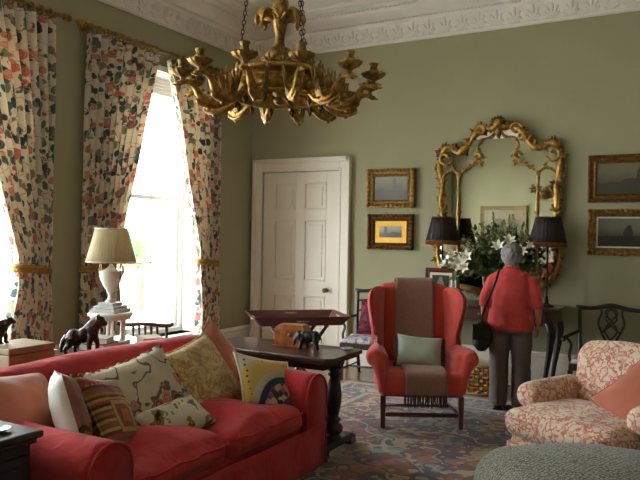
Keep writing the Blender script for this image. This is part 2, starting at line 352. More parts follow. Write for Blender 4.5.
# ------------------------------------------------------------------ mesh builder
class MB:
    def __init__(s): s.v = []; s.f = []; s.uv = None
    def add(s, vs, fs, m=None):
        b = len(s.v)
        s.v += [tuple(m @ Vector(p)) if m is not None else tuple(p) for p in vs]
        s.f += [tuple(i + b for i in f) for f in fs]; return s
    def box(s, c, d, rz=0, m=None):
        x, y, z = d[0] / 2, d[1] / 2, d[2] / 2
        vs = [(a, b, e) for e in (-z, z) for a, b in ((-x, -y), (x, -y), (x, y), (-x, y))]
        fs = [(3, 2, 1, 0), (4, 5, 6, 7), (0, 1, 5, 4), (1, 2, 6, 5), (2, 3, 7, 6), (3, 0, 4, 7)]
        mm = Matrix.Translation(c) @ Matrix.Rotation(rz, 4, 'Z')
        return s.add(vs, fs, (m @ mm) if m is not None else mm)
    def b2(s, x0, x1, y0, y1, z0, z1): return s.box(((x0 + x1) / 2, (y0 + y1) / 2, (z0 + z1) / 2), (x1 - x0, y1 - y0, z1 - z0))
    def tube(s, path, rad, n=8, sy=1.0, closed=False):
        P = [Vector(p) for p in path]; N = len(P)
        if not hasattr(rad, '__len__'): rad = [rad] * N
        prev = None; vs = []
        for i, p in enumerate(P):
            if closed: t = P[(i + 1) % N] - P[i - 1]
            else: t = P[min(i + 1, N - 1)] - P[max(i - 1, 0)]
            t = t.normalized() if t.length > 1e-9 else Vector((0, 0, 1))
            if prev is None:
                a = Vector((0, 0, 1)) if abs(t.z) < .9 else Vector((1, 0, 0))
                u = (a - t * a.dot(t)).normalized()
            else:
                u = prev - t * prev.dot(t); u = u.normalized() if u.length > 1e-6 else prev
            prev = u; w_ = t.cross(u)
            for k in range(n):
                a = 2 * PI * k / n; vs.append(p + (u * cos(a) + w_ * sin(a) * sy) * rad[i])
        fs = []
        for i in range(N if closed else N - 1):
            j = (i + 1) % N
            for k in range(n):
                q = (k + 1) % n; fs.append((i * n + k, i * n + q, j * n + q, j * n + k))
        if not closed: fs += [tuple(range(n - 1, -1, -1)), tuple((N - 1) * n + k for k in range(n))]
        return s.add(vs, fs)
    def lathe(s, prof, n=20, c=(0, 0, 0), m=None, flute=0, fn=0):
        vs = []; 
        for r, z in prof:
            for k in range(n):
                a = 2 * PI * k / n; q = r * (1 + (flute * cos(fn * a) if flute else 0))
                vs.append((c[0] + q * cos(a), c[1] + q * sin(a), c[2] + z))
        fs = []
        for i in range(len(prof) - 1):
            for k in range(n):
                q = (k + 1) % n; fs.append((i * n + k, i * n + q, (i + 1) * n + q, (i + 1) * n + k))
        fs += [tuple(range(n - 1, -1, -1)), tuple((len(prof) - 1) * n + k for k in range(n))]
        return s.add(vs, fs, m)
    def prism(s, pts, d0, d1, plane='xz', m=None):
        n = len(pts)
        def mk(p, d): return (p[0], d, p[1]) if plane == 'xz' else ((d, p[0], p[1]) if plane == 'yz' else (p[0], p[1], d))
        vs = [mk(p, d0) for p in pts] + [mk(p, d1) for p in pts]
        fs = [tuple(range(n - 1, -1, -1)), tuple(range(n, 2 * n))] + [(i, (i + 1) % n, n + (i + 1) % n, n + i) for i in range(n)]
        return s.add(vs, fs, m)
    def ell(s, c, r, nu=14, nv=9, m=None):
        vs = [(0, 0, -1)]; 
        for j in range(1, nv):
            t = -PI / 2 + PI * j / nv
            for k in range(nu): a = 2 * PI * k / nu; vs.append((cos(t) * cos(a), cos(t) * sin(a), sin(t)))
        vs.append((0, 0, 1)); fs = []
        for k in range(nu): fs.append((0, 1 + (k + 1) % nu, 1 + k))
        for j in range(nv - 2):
            for k in range(nu):
                a = 1 + j * nu + k; b = 1 + j * nu + (k + 1) % nu; fs.append((a, b, b + nu, a + nu))
        l = len(vs) - 1; o = 1 + (nv - 2) * nu
        for k in range(nu): fs.append((o + k, o + (k + 1) % nu, l))
        mm = Matrix.Translation(c) @ ((m.to_4x4() if m is not None else Matrix.Identity(4)) @ Matrix.Diagonal((r[0], r[1], r[2], 1)))
        return s.add(vs, fs, mm)
    def loft(s, rings, n=16):
        vs = []
        for (cx, cy, cz, rx, ry) in rings:
            for k in range(n): a = 2 * PI * k / n; vs.append((cx + rx * cos(a), cy + ry * sin(a), cz))
        fs = []
        for i in range(len(rings) - 1):
            for k in range(n): q = (k + 1) % n; fs.append((i * n + k, i * n + q, (i + 1) * n + q, (i + 1) * n + k))
        fs += [tuple(range(n - 1, -1, -1)), tuple((len(rings) - 1) * n + k for k in range(n))]
        return s.add(vs, fs)
    def grid(s, fn, nu, nv):
        vs = [fn(i / nu, j / nv) for j in range(nv + 1) for i in range(nu + 1)]
        fs = [(j * (nu + 1) + i, j * (nu + 1) + i + 1, (j + 1) * (nu + 1) + i + 1, (j + 1) * (nu + 1) + i) for j in range(nv) for i in range(nu)]
        return s.add(vs, fs)
    def soft(s, c, d, r, n=8, bulge=(0, 0, 0), nz=0, ns=6, rot=None, taper=None, seed=0):
        """rounded box with bulging faces and cloth unevenness"""
        h = Vector((d[0] / 2, d[1] / 2, d[2] / 2)); vs = []; fs = []; key = {}
        def P(p):
            q = Vector([max(-1, min(1, a)) for a in p]); o = Vector((q.x * h.x, q.y * h.y, q.z * h.z))
            inn = Vector([max(-(h[i] - r), min(h[i] - r, o[i])) for i in range(3)]); e = o - inn
            if e.length > 1e-9: o = inn + e.normalized() * min(r, e.length * 1.0 if sum(abs(x) > 1e-9 for x in e) == 1 else r)
            fx, fy, fz = 1 - q.x ** 2, 1 - q.y ** 2, 1 - q.z ** 2
            o.x += bulge[0] * q.x * fy * fz; o.y += bulge[1] * q.y * fx * fz; o.z += bulge[2] * q.z * fx * fy
            if taper: o = taper(o, q)
            if nz:
                k = noise.noise_vector(o * ns + Vector((seed, seed * 1.7, c[2]))); o += k * nz
            return o
        nx = [max(2, int(n * h[i] / max(h))) + 2 for i in range(3)]
        def coords(i):
            m = nx[i]; e = r / h[i]
            a = [-1, -1 + e * .3, -1 + e * .65]; b = [-1 + e + (2 - 2 * e) * k / m for k in range(m + 1)]
            return a + b + [-x for x in reversed(a)]
        cs = [coords(i) for i in range(3)]
        def idx(p):
            k = tuple(round(x, 6) for x in p)
            if k not in key: key[k] = len(vs); vs.append(P(p))
            return key[k]
        for ax in range(3):
            u, v = (ax + 1) % 3, (ax + 2) % 3
            for sg in (-1, 1):
                for i in range(len(cs[u]) - 1):
                    for j in range(len(cs[v]) - 1):
                        q = []
                        for (a, b) in ((i, j), (i + 1, j), (i + 1, j + 1), (i, j + 1)):
                            p = [0, 0, 0]; p[ax] = sg; p[u] = cs[u][a]; p[v] = cs[v][b]; q.append(idx(p))
                        if sg < 0: q.reverse()
                        if len(set(q)) == 4: fs.append(tuple(q))
        mm = Matrix.Translation(c) @ (rot.to_matrix().to_4x4() if rot is not None else Matrix.Identity(4))
        return s.add(vs, fs, mm)
    def pillow(s, w_, h_, t, n=22, nz=.006, seed=0, pinch=.09, half=None):
        """square scatter cushion in local xz, front at -y; half='f'/'b' for one side only"""
        for sg in ((-1, 1) if half is None else ((-1,) if half == 'f' else (1,))):
            def fn(u, v):
                a, b = 2 * u - 1, 2 * v - 1
                if sg > 0: a = -a
                k = (1 - a ** 4) * (1 - b ** 4); k = max(k, 0) ** .55
                x = a * w_ / 2 * (1 - pinch * (1 - b * b) * abs(a)); z = b * h_ / 2 * (1 - pinch * (1 - a * a) * abs(b))
                y = sg * t / 2 * k * (.75 + .25 * (1 - a * a) * (1 - b * b))
                e = noise.noise_vector(Vector((x * 7 + seed, z * 7, sg * 3 + seed * 2.1)))
                e2 = noise.noise_vector(Vector((x * 17 + seed, z * 17, sg * 5.)))
                return (x + e.x * nz * .6 * k, y + (e.y * nz * 2 + e2.y * nz) * k, z + e.z * nz * .6 * k)
            s.grid(fn, n, n)
        return s
    def mesh(s, name, smooth=True):
        me = bpy.data.meshes.new(name); me.from_pydata(s.v, [], s.f); me.validate()
        if smooth: me.polygons.foreach_set('use_smooth', [True] * len(me.polygons))
        return me
    def build(s, name, mat, parent=None, smooth=True, bevel=0, sub=0, weld=0, loc=None, rot=None, remesh=0, sm=0, solid=0):
        o = bpy.data.objects.new(name, s.mesh(name, smooth)); COL.objects.link(o)
        o.data.materials.append(M[mat] if isinstance(mat, str) else mat)
        if parent is not None: o.parent = parent
        if loc: o.location = loc
        if rot: o.rotation_euler = rot
        if weld: m = o.modifiers.new('weld', 'WELD'); m.merge_threshold = weld
        if solid: m = o.modifiers.new('solid', 'SOLIDIFY'); m.thickness = solid; m.offset = 0
        if remesh: m = o.modifiers.new('remesh', 'REMESH'); m.mode = 'VOXEL'; m.voxel_size = remesh; m.use_smooth_shade = True
        if sm: m = o.modifiers.new('smooth', 'SMOOTH'); m.factor = .5; m.iterations = sm
        if bevel: m = o.modifiers.new('bevel', 'BEVEL'); m.width = bevel; m.segments = 2; m.limit_method = 'ANGLE'; m.angle_limit = R(50)
        if sub: m = o.modifiers.new('sub', 'SUBSURF'); m.levels = sub; m.render_levels = sub
        return o

def tag(o, label=None, cat=None, group=None, kind=None):
    if label: o['label'] = label
    if cat: o['category'] = cat
    if group: o['group'] = group
    if kind: o['kind'] = kind
    return o
def thing(name, label, cat, loc=(0, 0, 0), rz=0, group=None):
    o = bpy.data.objects.new(name, None); COL.objects.link(o); o.empty_display_size = .1
    o.location = loc; o.rotation_euler = (0, 0, rz); return tag(o, label, cat, group)
def inst(mesh, name, parent, loc, rot=(0, 0, 0), sc=1):
    o = bpy.data.objects.new(name, mesh); COL.objects.link(o); o.parent = parent; o.location = loc; o.rotation_euler = rot
    o.scale = (sc, sc, sc) if not hasattr(sc, '__len__') else sc; return o
def copy_tree(o, parent=None):
    c = o.copy(); COL.objects.link(c); c.parent = parent
    for ch in list(o.children): copy_tree(ch, c)
    return c
def struct(o): o['kind'] = 'structure'; return o
def arc(cx, cz, r, a0, a1, n): return [(cx + r * cos(R(a0 + (a1 - a0) * i / n)), cz + r * sin(R(a0 + (a1 - a0) * i / n))) for i in range(n + 1)]
def spline(pts, n=8):
    """Catmull-Rom through the points"""
    P = [Vector(p) for p in pts]; out = []
    for i in range(len(P) - 1):
        a, b, c, d = P[max(i - 1, 0)], P[i], P[i + 1], P[min(i + 2, len(P) - 1)]
        for k in range(n):
            t = k / n
            out.append(.5 * ((2 * b) + (c - a) * t + (2 * a - 5 * b + 4 * c - d) * t * t + (3 * b - a - 3 * c + d) * t ** 3))
    out.append(P[-1]); return out
def lerps(vals, n):
    """interpolate a list of values to n samples"""
    L = len(vals) - 1; r = []
    for i in range(n):
        x = i / (n - 1) * L; k = min(int(x), L - 1); r.append(vals[k] + (vals[k + 1] - vals[k]) * (x - k))
    return r

# ------------------------------------------------------------------ room shell
struct(MB().b2(WX - .4, RX + .2, FY - .2, BY + .2, -.12, 0).build('floor', 'floor', smooth=False))
struct(MB().b2(WX - .4, RX + .2, FY - .2, BY + .2, CZ, CZ + .12).build('ceiling', 'ceil', smooth=False))
struct(MB().b2(WX - .4, RX + .2, BY, BY + .2, 0, CZ).build('wall_back', 'wall', smooth=False))
struct(MB().b2(RX, RX + .2, FY, BY, 0, CZ).build('wall_right', 'wall', smooth=False))
struct(MB().b2(WX - .4, RX + .2, FY - .2, FY, 0, CZ).build('wall_front', 'wall', smooth=False))
wl = MB(); ys = FY
for a, b in sorted(WIN):
    wl.b2(WX - .36, WX, ys, a, 0, CZ); wl.b2(WX - .36, WX, a, b, 0, WZ0); wl.b2(WX - .36, WX, a, b, WZ1, CZ); ys = b
wl.b2(WX - .36, WX, ys, BY, 0, CZ)
struct(wl.build('wall_left', 'wall', smooth=False))

# skirting boards: tall plinth, moulded cap
def skirting(name, segs, axis):
    mb = MB()
    for a, b in segs:
        for (t, z0, z1) in ((.03, 0, .30), (.045, 0, .10), (.04, .30, .335), (.028, .335, .36), (.05, .36, .385), (.03, .385, .41)):
            if axis == 'back': mb.b2(a, b, BY - t, BY, z0, z1)
            elif axis == 'left': mb.b2(WX, WX + t, a, b, z0, z1)
            elif axis == 'right': mb.b2(RX - t, RX, a, b, z0, z1)
            else: mb.b2(a, b, FY, FY + t, z0, z1)
    struct(mb.build(name, 'paint', smooth=False, bevel=.006))
skirting('baseboard_back', [(WX, -5.53), (-4.01, RX)], 'back')
skirting('baseboard_left', [(FY, -.02), (1.64, 2.56), (4.2, 5.13), (6.79, BY - .05)], 'left')
skirting('baseboard_right', [(FY, BY - .05)], 'right')
skirting('baseboard_front', [(WX + .05, RX - .05)], 'front')

# cornice: moulded profile run along every wall, a frieze of acanthus ornaments and a bead row
PROF = [(0, 4.06), (.02, 4.06), (.045, 4.075), (.045, 4.095), (.025, 4.105), (.03, 4.29), (.05, 4.30), (.07, 4.315), (.07, 4.335),
        (.14, 4.345), (.20, 4.36), (.26, 4.38), (.30, 4.41), (.30, 4.425), (.42, 4.43), (.42, 4.445), (.47, 4.452), (.50, 4.47), (.50, CZ), (0, CZ)]
def cornice(name, wall):
    mb = MB(); n = len(PROF); e = [(d, z) for d, z in PROF]
    def pt(d, z, end):
        if wall == 'back': return ((WX + d, BY - d, z), (RX - d, BY - d, z))[end]
        if wall == 'left': return ((WX + d, FY + d, z), (WX + d, BY - d, z))[end]
        if wall == 'right': return ((RX - d, BY - d, z), (RX - d, FY + d, z))[end]
        return ((RX - d, FY + d, z), (WX + d, FY + d, z))[end]
    vs = [pt(d, z, 0) for d, z in e] + [pt(d, z, 1) for d, z in e]
    mb.add(vs, [(i, (i + 1) % n, n + (i + 1) % n, n + i) for i in range(n)])
    return struct(mb.build(name, 'plaster', smooth=False))
lf = MB()     # one acanthus palmette of the frieze, local x along the wall, z up, -y into the room
lf.ell((0, 0, -.075), (.022, .018, .016), 8, 5)
for a, l, wd in ((0, .15, .020), (32, .13, .018), (-32, .13, .018), (62, .095, .016), (-62, .095, .016)):
    m = Matrix.Rotation(R(a), 3, 'Y')
    lf.ell(m @ Vector((0, 0, l / 2)) + Vector((0, -.004, -.075)), (wd, .016, l / 2), 7, 5, m)
for sx in (-1, 1):
    lf.tube([(sx * (.05 + .03 * cos(t)), -.002, -.055 + .028 * sin(t)) for t in [i * .75 for i in range(8)]], [.011 - .0007 * i for i in range(8)], 5)
leaf_mesh = lf.mesh('frieze_leaf'); leaf_mesh.materials.append(M['plaster'])
bead_mesh = MB().ell((0, 0, 0), (.017, .014, .014), 7, 5).mesh('bead'); bead_mesh.materials.append(M['plaster'])
cb = cornice('trim_1', 'back'); cl = cornice('trim_2', 'left'); cornice('trim_3', 'right'); cornice('trim_4', 'front')
k = 0
x = WX + .12
while x < 1.2: inst(leaf_mesh, 'frieze_leaf', cb, (x, BY - .03, 4.20), sc=(1.0, 1, 1.1)); x += .205
y = BY - .14
while y > 3.2: inst(leaf_mesh, 'frieze_leaf', cl, (WX + .03, y, 4.20), (0, 0, R(90)), (1.0, 1, 1.1)); y -= .205
def beads(parent, pts):
    mb = MB()
    for p in pts: mb.ell(p, (.016, .016, .014), 6, 4)
    tag(mb.build('bead_row', 'plaster', parent), kind='stuff')
beads(cb, [(WX + .1 + i * .045, BY - .075, 4.327) for i in range(150)]); beads(cl, [(WX + .075, BY - .1 - i * .045, 4.327) for i in range(110)])
beads(cb, [(WX + .33 + i * .06, BY - .305, 4.418) for i in range(110)]); beads(cl, [(WX + .305, BY - .33 - i * .06, 4.418) for i in range(80)])
# raised plaster ribs that panel the ceiling
cr = MB()
for d, t in ((.95, .07), (1.08, .03)):
    x0, x1, y0, y1 = WX + d, RX - d, FY + d, BY - d
    for (a, b, c, e) in ((x0, x1, y0, y0 + t), (x0, x1, y1 - t, y1), (x0, x0 + t, y0, y1), (x1 - t, x1, y0, y1)):
        cr.b2(a, b, c, e, CZ - .035, CZ)
struct(cr.build('trim_5', 'plaster', smooth=False, bevel=.01))

# ------------------------------------------------------------------ door
dr = struct(bpy.data.objects.new('door_1', None)); COL.objects.link(dr); dr.location = (-4.767, BY, 0)
ow, oh = 1.185, 2.51
am = MB()
for s in (-1, 1):
    am.b2(*sorted((s * ow / 2, s * (ow / 2 + .155))), -.05, 0, 0, oh + .175)
    am.b2(*sorted((s * (ow / 2 + .10), s * (ow / 2 + .158))), -.075, 0, 0, oh + .178)
    am.b2(*sorted((s * (ow / 2), s * (ow / 2 + .03))), -.06, 0, 0, oh + .03)
am.b2(-ow / 2, ow / 2, -.05, 0, oh, oh + .175); am.b2(-ow / 2 - .155, ow / 2 + .155, -.075, 0, oh + .115, oh + .178); am.b2(-ow / 2, ow / 2, -.06, 0, oh, oh + .03)
am.build('architrave', 'paint', dr, False, .006)
lm = MB(); xs = (-.40, -.065, .065, .40); zr = ((.22, .86), (1.06, 1.86), (2.0, 2.36))
hw = ow / 2 - .006
for (a, b) in ((-hw, xs[0]), (xs[1], xs[2]), (xs[3], hw)): lm.b2(a, b, -.03, 0, .01, oh - .008)
zz = .01
for (a, b) in zr:
    for c in ((xs[0], xs[1]), (xs[2], xs[3])): lm.b2(c[0], c[1], -.03, 0, zz, a)
    zz = b
for c in ((xs[0], xs[1]), (xs[2], xs[3])): lm.b2(c[0], c[1], -.03, 0, zz, oh - .008)
lm.build('door_leaf', 'paint', dr, False, .003)
for (a, b) in zr:
    for (c, d) in ((xs[0], xs[1]), (xs[2], xs[3])):
        p = MB(); p.b2(c, d, -.012, 0, a, b); p.b2(c + .06, d - .06, -.024, 0, a + .06, b - .06)
        for (e, g, h, i) in ((c, d, a, a + .018), (c, d, b - .018, b), (c, c + .018, a, b), (d - .018, d, a, b)): p.b2(e, g, -.038, 0, h, i)
        p.build('door_panel', 'paint', dr, False, .005)
kn = MB().lathe([(.005, 0), (.028, .002), (.03, .012), (.012, .016), (.011, .045), (.026, .055), (.032, .07), (.026, .085), (.008, .09)], 14, m=Matrix.Translation((.43, -.03, .95)) @ Matrix.Rotation(R(90), 4, 'X'))
kn.build('door_knob', 'brass', dr)

# ------------------------------------------------------------------ windows
def window(i, a, b):
    w_ = struct(bpy.data.objects.new('window_%d' % i, None)); COL.objects.link(w_); w_.location = (WX, (a + b) / 2, 0)
    hw = (b - a) / 2; f = MB(); z0, z1 = WZ0, WZ1; zm = (z0 + z1) / 2 + .1
    # box frame at the outer face, panelled reveals, architrave on the room side
    for s in (-1, 1):
        f.b2(-.34, -.20, *sorted((s * (hw - .07), s * hw)), z0, z1)
        f.b2(0, .04, *sorted((s * hw, s * (hw + .07))), .41, z1 + .07)
        f.b2(-.20, 0, *sorted((s * (hw - .012), s * hw)), z0, z1)
    f.b2(-.34, -.20, -hw + .07, hw - .07, z1 - .07, z1); f.b2(-.34, -.20, -hw + .07, hw - .07, z0, z0 + .05)
    f.b2(0, .04, -hw, hw, z1, z1 + .07); f.b2(-.20, 0, -hw + .012, hw - .012, z1 - .012, z1)
    f.build('window_frame', 'winpaint', w_, False, .004)
    MB().b2(-.2, .07, -hw - .1, hw + .1, z0 - .045, z0).build('window_sill', 'winpaint', w_, False, .008)
    q = hw - .07
    for (lo, hi, x) in ((z0 + .05, zm + .02, -.26), (zm - .02, z1 - .07, -.30)):
        s = MB(); st = .045
        s.b2(x, x + .035, -q, -q + st, lo, hi); s.b2(x, x + .035, q - st, q, lo, hi)
        s.b2(x, x + .035, -q + st, q - st, lo, lo + .06); s.b2(x, x + .035, -q + st, q - st, hi - .045, hi)
        so = s.build('sash', 'winpaint', w_, False, .003)
        iy0, iy1, iz0, iz1 = -q + st, q - st, lo + .06, hi - .045
        pw, ph = (iy1 - iy0) / 3, (iz1 - iz0) / 2
        for c in (1, 2): MB().b2(x + .004, x + .03, iy0 + c * pw - .009, iy0 + c * pw + .009, iz0, iz1).build('glazing_bar', 'winpaint', so, False)
        MB().b2(x + .004, x + .03, iy0, iy1, iz0 + ph - .009, iz0 + ph + .009).build('glazing_bar', 'winpaint', so, False)
        me = MB().b2(-.002, .002, -pw / 2 + .004, pw / 2 - .004, -ph / 2 + .004, ph / 2 - .004).mesh('pane', False); me.materials.append(M['glass'])
        for c in range(3):
            for r in range(2): inst(me, 'pane', so, (x + .017, iy0 + (c + .5) * pw, iz0 + (r + .5) * ph))
    # pleated blind drawn right up under the head of the window
    bl = MB()
    for k in range(5): bl.b2(-.19, -.13, -hw + .02, hw - .02, z1 - .05 - .035 * (k + 1), z1 - .05 - .035 * k - .005)
    bl.build('raised_blind', 'white', w_, False, .004)
for i, (a, b) in enumerate(WIN): window(i + 1, a, b)

# ------------------------------------------------------------------ outside: terrace, parapet wall, hedge
t = NT('gravel'); M['gravel'] = t.done(t.ramp(t.noise(t.co(), 30, 4), [(.3, C(205, 198, 186)), (.7, C(232, 226, 216))]), .95)
struct(MB().b2(-60, WX - .36, -40, 50, -.5, -.25).build('ground', 'gravel', smooth=False))
M['stone'] = plain('buff_stone', C(128, 104, 80), .9, var=.12, scale=5)
tw = thing('parapet_wall', 'low buff stone parapet wall outside the tall window', 'wall', (-10.6, 8.0, -.25))
MB().b2(-.2, .2, -2.75, 2.75, 0, 1.05).build('wall_body', 'stone', tw, False, .01); MB().b2(-.27, .27, -2.8, 2.8, 1.05, 1.15).build('coping', 'stone', tw, False, .02)
M['hedge'] = plain('hedge_leaves', C(58, 84, 38), .7, var=.45, scale=7)
hb = MB(); rr = random.Random(3)
hb.soft((0, 0, .95), (1.0, 6, 1.9), .25, 30, nz=.1, ns=2.5)
for _ in range(2600):
    p = Vector((rr.uniform(-.55, .55), rr.uniform(-3, 3), rr.uniform(.2, 1.98)))
    e = Euler((rr.uniform(0, 6), rr.uniform(0, 6), rr.uniform(0, 6))).to_matrix()
    if abs(p.x) > .42 or p.z > 1.75:
        hb.add([p + e @ Vector(q) for q in ((-.05, 0, 0), (0, -.03, .01), (.05, 0, 0), (0, .03, .01))], [(0, 1, 2, 3)])
tag(hb.build('hedge', 'hedge', loc=(-12.4, 9.6, -.25)), 'clipped green hedge outside behind the stone parapet', 'hedge')

# ------------------------------------------------------------------ curtains, rods, rings
def curtain(label, y0, y1, inner, tie_w, bot_w, x=-5.43, seed=0, folds=9):
    """y0,y1 at the rod; inner: which side ('lo'/'hi') is drawn back to the outer edge at the tie band"""
    t = thing('curtain', label, 'curtain', (x, (y0 + y1) / 2, 0), 0, 'floral curtains at the tall windows')
    zt, zb, ztie = 3.645, .06, 1.30; W = y1 - y0; mid = (y0 + y1) / 2
    tw_ = tie_w / W; keys = [(zt, 1.0), (2.9, .97 + (tw_ - 1) * .30), (2.3, .98 + (tw_ - 1) * .55), (1.8, .98 + (tw_ - 1) * .78), (1.45, tw_ * 1.06), (ztie, tw_), (1.12, tw_ * 1.06), (.8, bot_w / W), (zb, bot_w / W * 1.1)]
    def width(z):
        for (za, a), (zb_, b) in zip(keys, keys[1:]):
            if z >= zb_: k = (za - z) / (za - zb_); return a + (b - a) * k
        return keys[-1][1]
    nu, nv = folds * 10, 60; mb = MB(); uv = []
    cloth = W * 1.7
    for j in range(nv + 1):
        z = zt + (zb - zt) * j / nv; w_ = width(z)
        amp = .055 * (.75 + .25 * w_) if z > ztie + .2 else .05 + .02 * min(1, (ztie + .2 - z))
        pinch = math.exp(-((z - ztie) / .12) ** 2); amp *= 1 - .45 * pinch
        for i in range(nu + 1):
            u = i / nu
            wob = .25 * noise.noise(Vector((u * 4 + seed, z * .7, seed * 3.3)))
            ph = 2 * PI * folds * (u + wob * .06)
            px = amp * cos(ph) + .02 * noise.noise(Vector((u * 9, z * 1.2, seed)))
            yy = (y0 + u * W) if True else 0
            if inner == 'hi': yv = y0 + u * W * w_
            else: yv = y1 - (1 - u) * W * w_
            yv += .016 * sin(ph * 1 + .6)
            mb.v.append((px, yv - mid, z)); uv.append((u * cloth + seed * 1.37, z))
    mb.f = [(j * (nu + 1) + i, j * (nu + 1) + i + 1, (j + 1) * (nu + 1) + i + 1, (j + 1) * (nu + 1) + i) for j in range(nv) for i in range(nu)]
    o = mb.build('curtain_cloth', 'chintz', t, solid=.006)
    ul = o.data.uv_layers.new(name='UVMap')
    for lp in o.data.loops: ul.data[lp.index].uv = uv[lp.vertex_index]
    # heading tape and tie band
    yo = (y0 - mid, y0 - mid + tie_w) if inner == 'hi' else (y1 - mid - tie_w, y1 - mid)
    b = MB(); c = (yo[0] + yo[1]) / 2; h = tie_w / 2 + .02
    ring = [(.075 * cos(a), c + h * sin(a), ztie + .02 * sin(a) * (1 if inner == 'hi' else -1)) for a in [2 * PI * k / 28 for k in range(28)]]
    for dz in (-.016, .016): b.tube([(p[0], p[1], p[2] + dz) for p in ring], .02, 8, closed=True)
    b.build('tie_band', M['tie'], t)
    return t
M['tie'] = plain('gold_braid', C(150, 114, 50), .7, var=.35, scale=60, bump=.5, bscale=140)
curtain('floral chintz curtain at the left photo edge, far side of the nearer window', 3.36, 4.40, 'lo', .34, .44, seed=1)
curtain('floral chintz curtain hanging behind the urn lamp', 4.82, 5.82, 'hi', .40, .46, seed=2.4)
curtain('floral chintz curtain next to the room corner, tied back with gold braid', 5.98, 6.94, 'lo', .34, .34, seed=3.9)
curtain('floral chintz curtain on the near side of the nearer window', 2.25, 3.25, 'hi', .40, .46, seed=5.1)
def rod(label, y0, y1, ys):
    t = thing('curtain_rod', label, 'curtain rod', (-5.43, (y0 + y1) / 2, 3.715), 0, 'gilt curtain rods'); L = (y1 - y0) / 2
    MB().tube([(0, -L, 0), (0, L, 0)], .019, 12).build('pole', 'gold2', t)
    for s in (-1, 1):
        m = Matrix.Translation((0, s * L, 0)) @ Matrix.Rotation(R(-90 * s), 4, 'X')
        MB().lathe([(.019, 0), (.03, .005), (.03, .015), (.018, .022), (.034, .045), (.038, .065), (.026, .09), (.01, .105), (.004, .12)], 12, m=m).build('finial', 'gold', t)
        MB().box((-.075, s * (L - .08), -.01), (.15, .03, .03)).build('bracket', 'gold2', t, False, .004)
    rm = MB().tube([(.034 * cos(a), 0, -.012 + .034 * sin(a)) for a in [2 * PI * k / 16 for k in range(16)]], .006, 6, closed=True)
    rm.lathe([(.005, -.062), (.009, -.055), (.009, -.05), (.004, -.046)], 6); me = rm.mesh('ring'); me.materials.append(M['gold2'])
    for y in ys: inst(me, 'ring', t, (0, y - (y0 + y1) / 2, 0), (0, 0, R(random.uniform(-12, 12))), (1.15, 1.8, 1.1))
rod('gilt curtain rod above the window behind the urn lamp', 4.80, 7.10, [4.88 + i * .102 for i in range(10)] + [6.06 + i * .102 for i in range(10)])
rod('gilt curtain rod at the top left corner of the photo', 2.20, 4.53, [2.3 + i * .102 for i in range(10)] + [3.46 + i * .102 for i in range(10)])

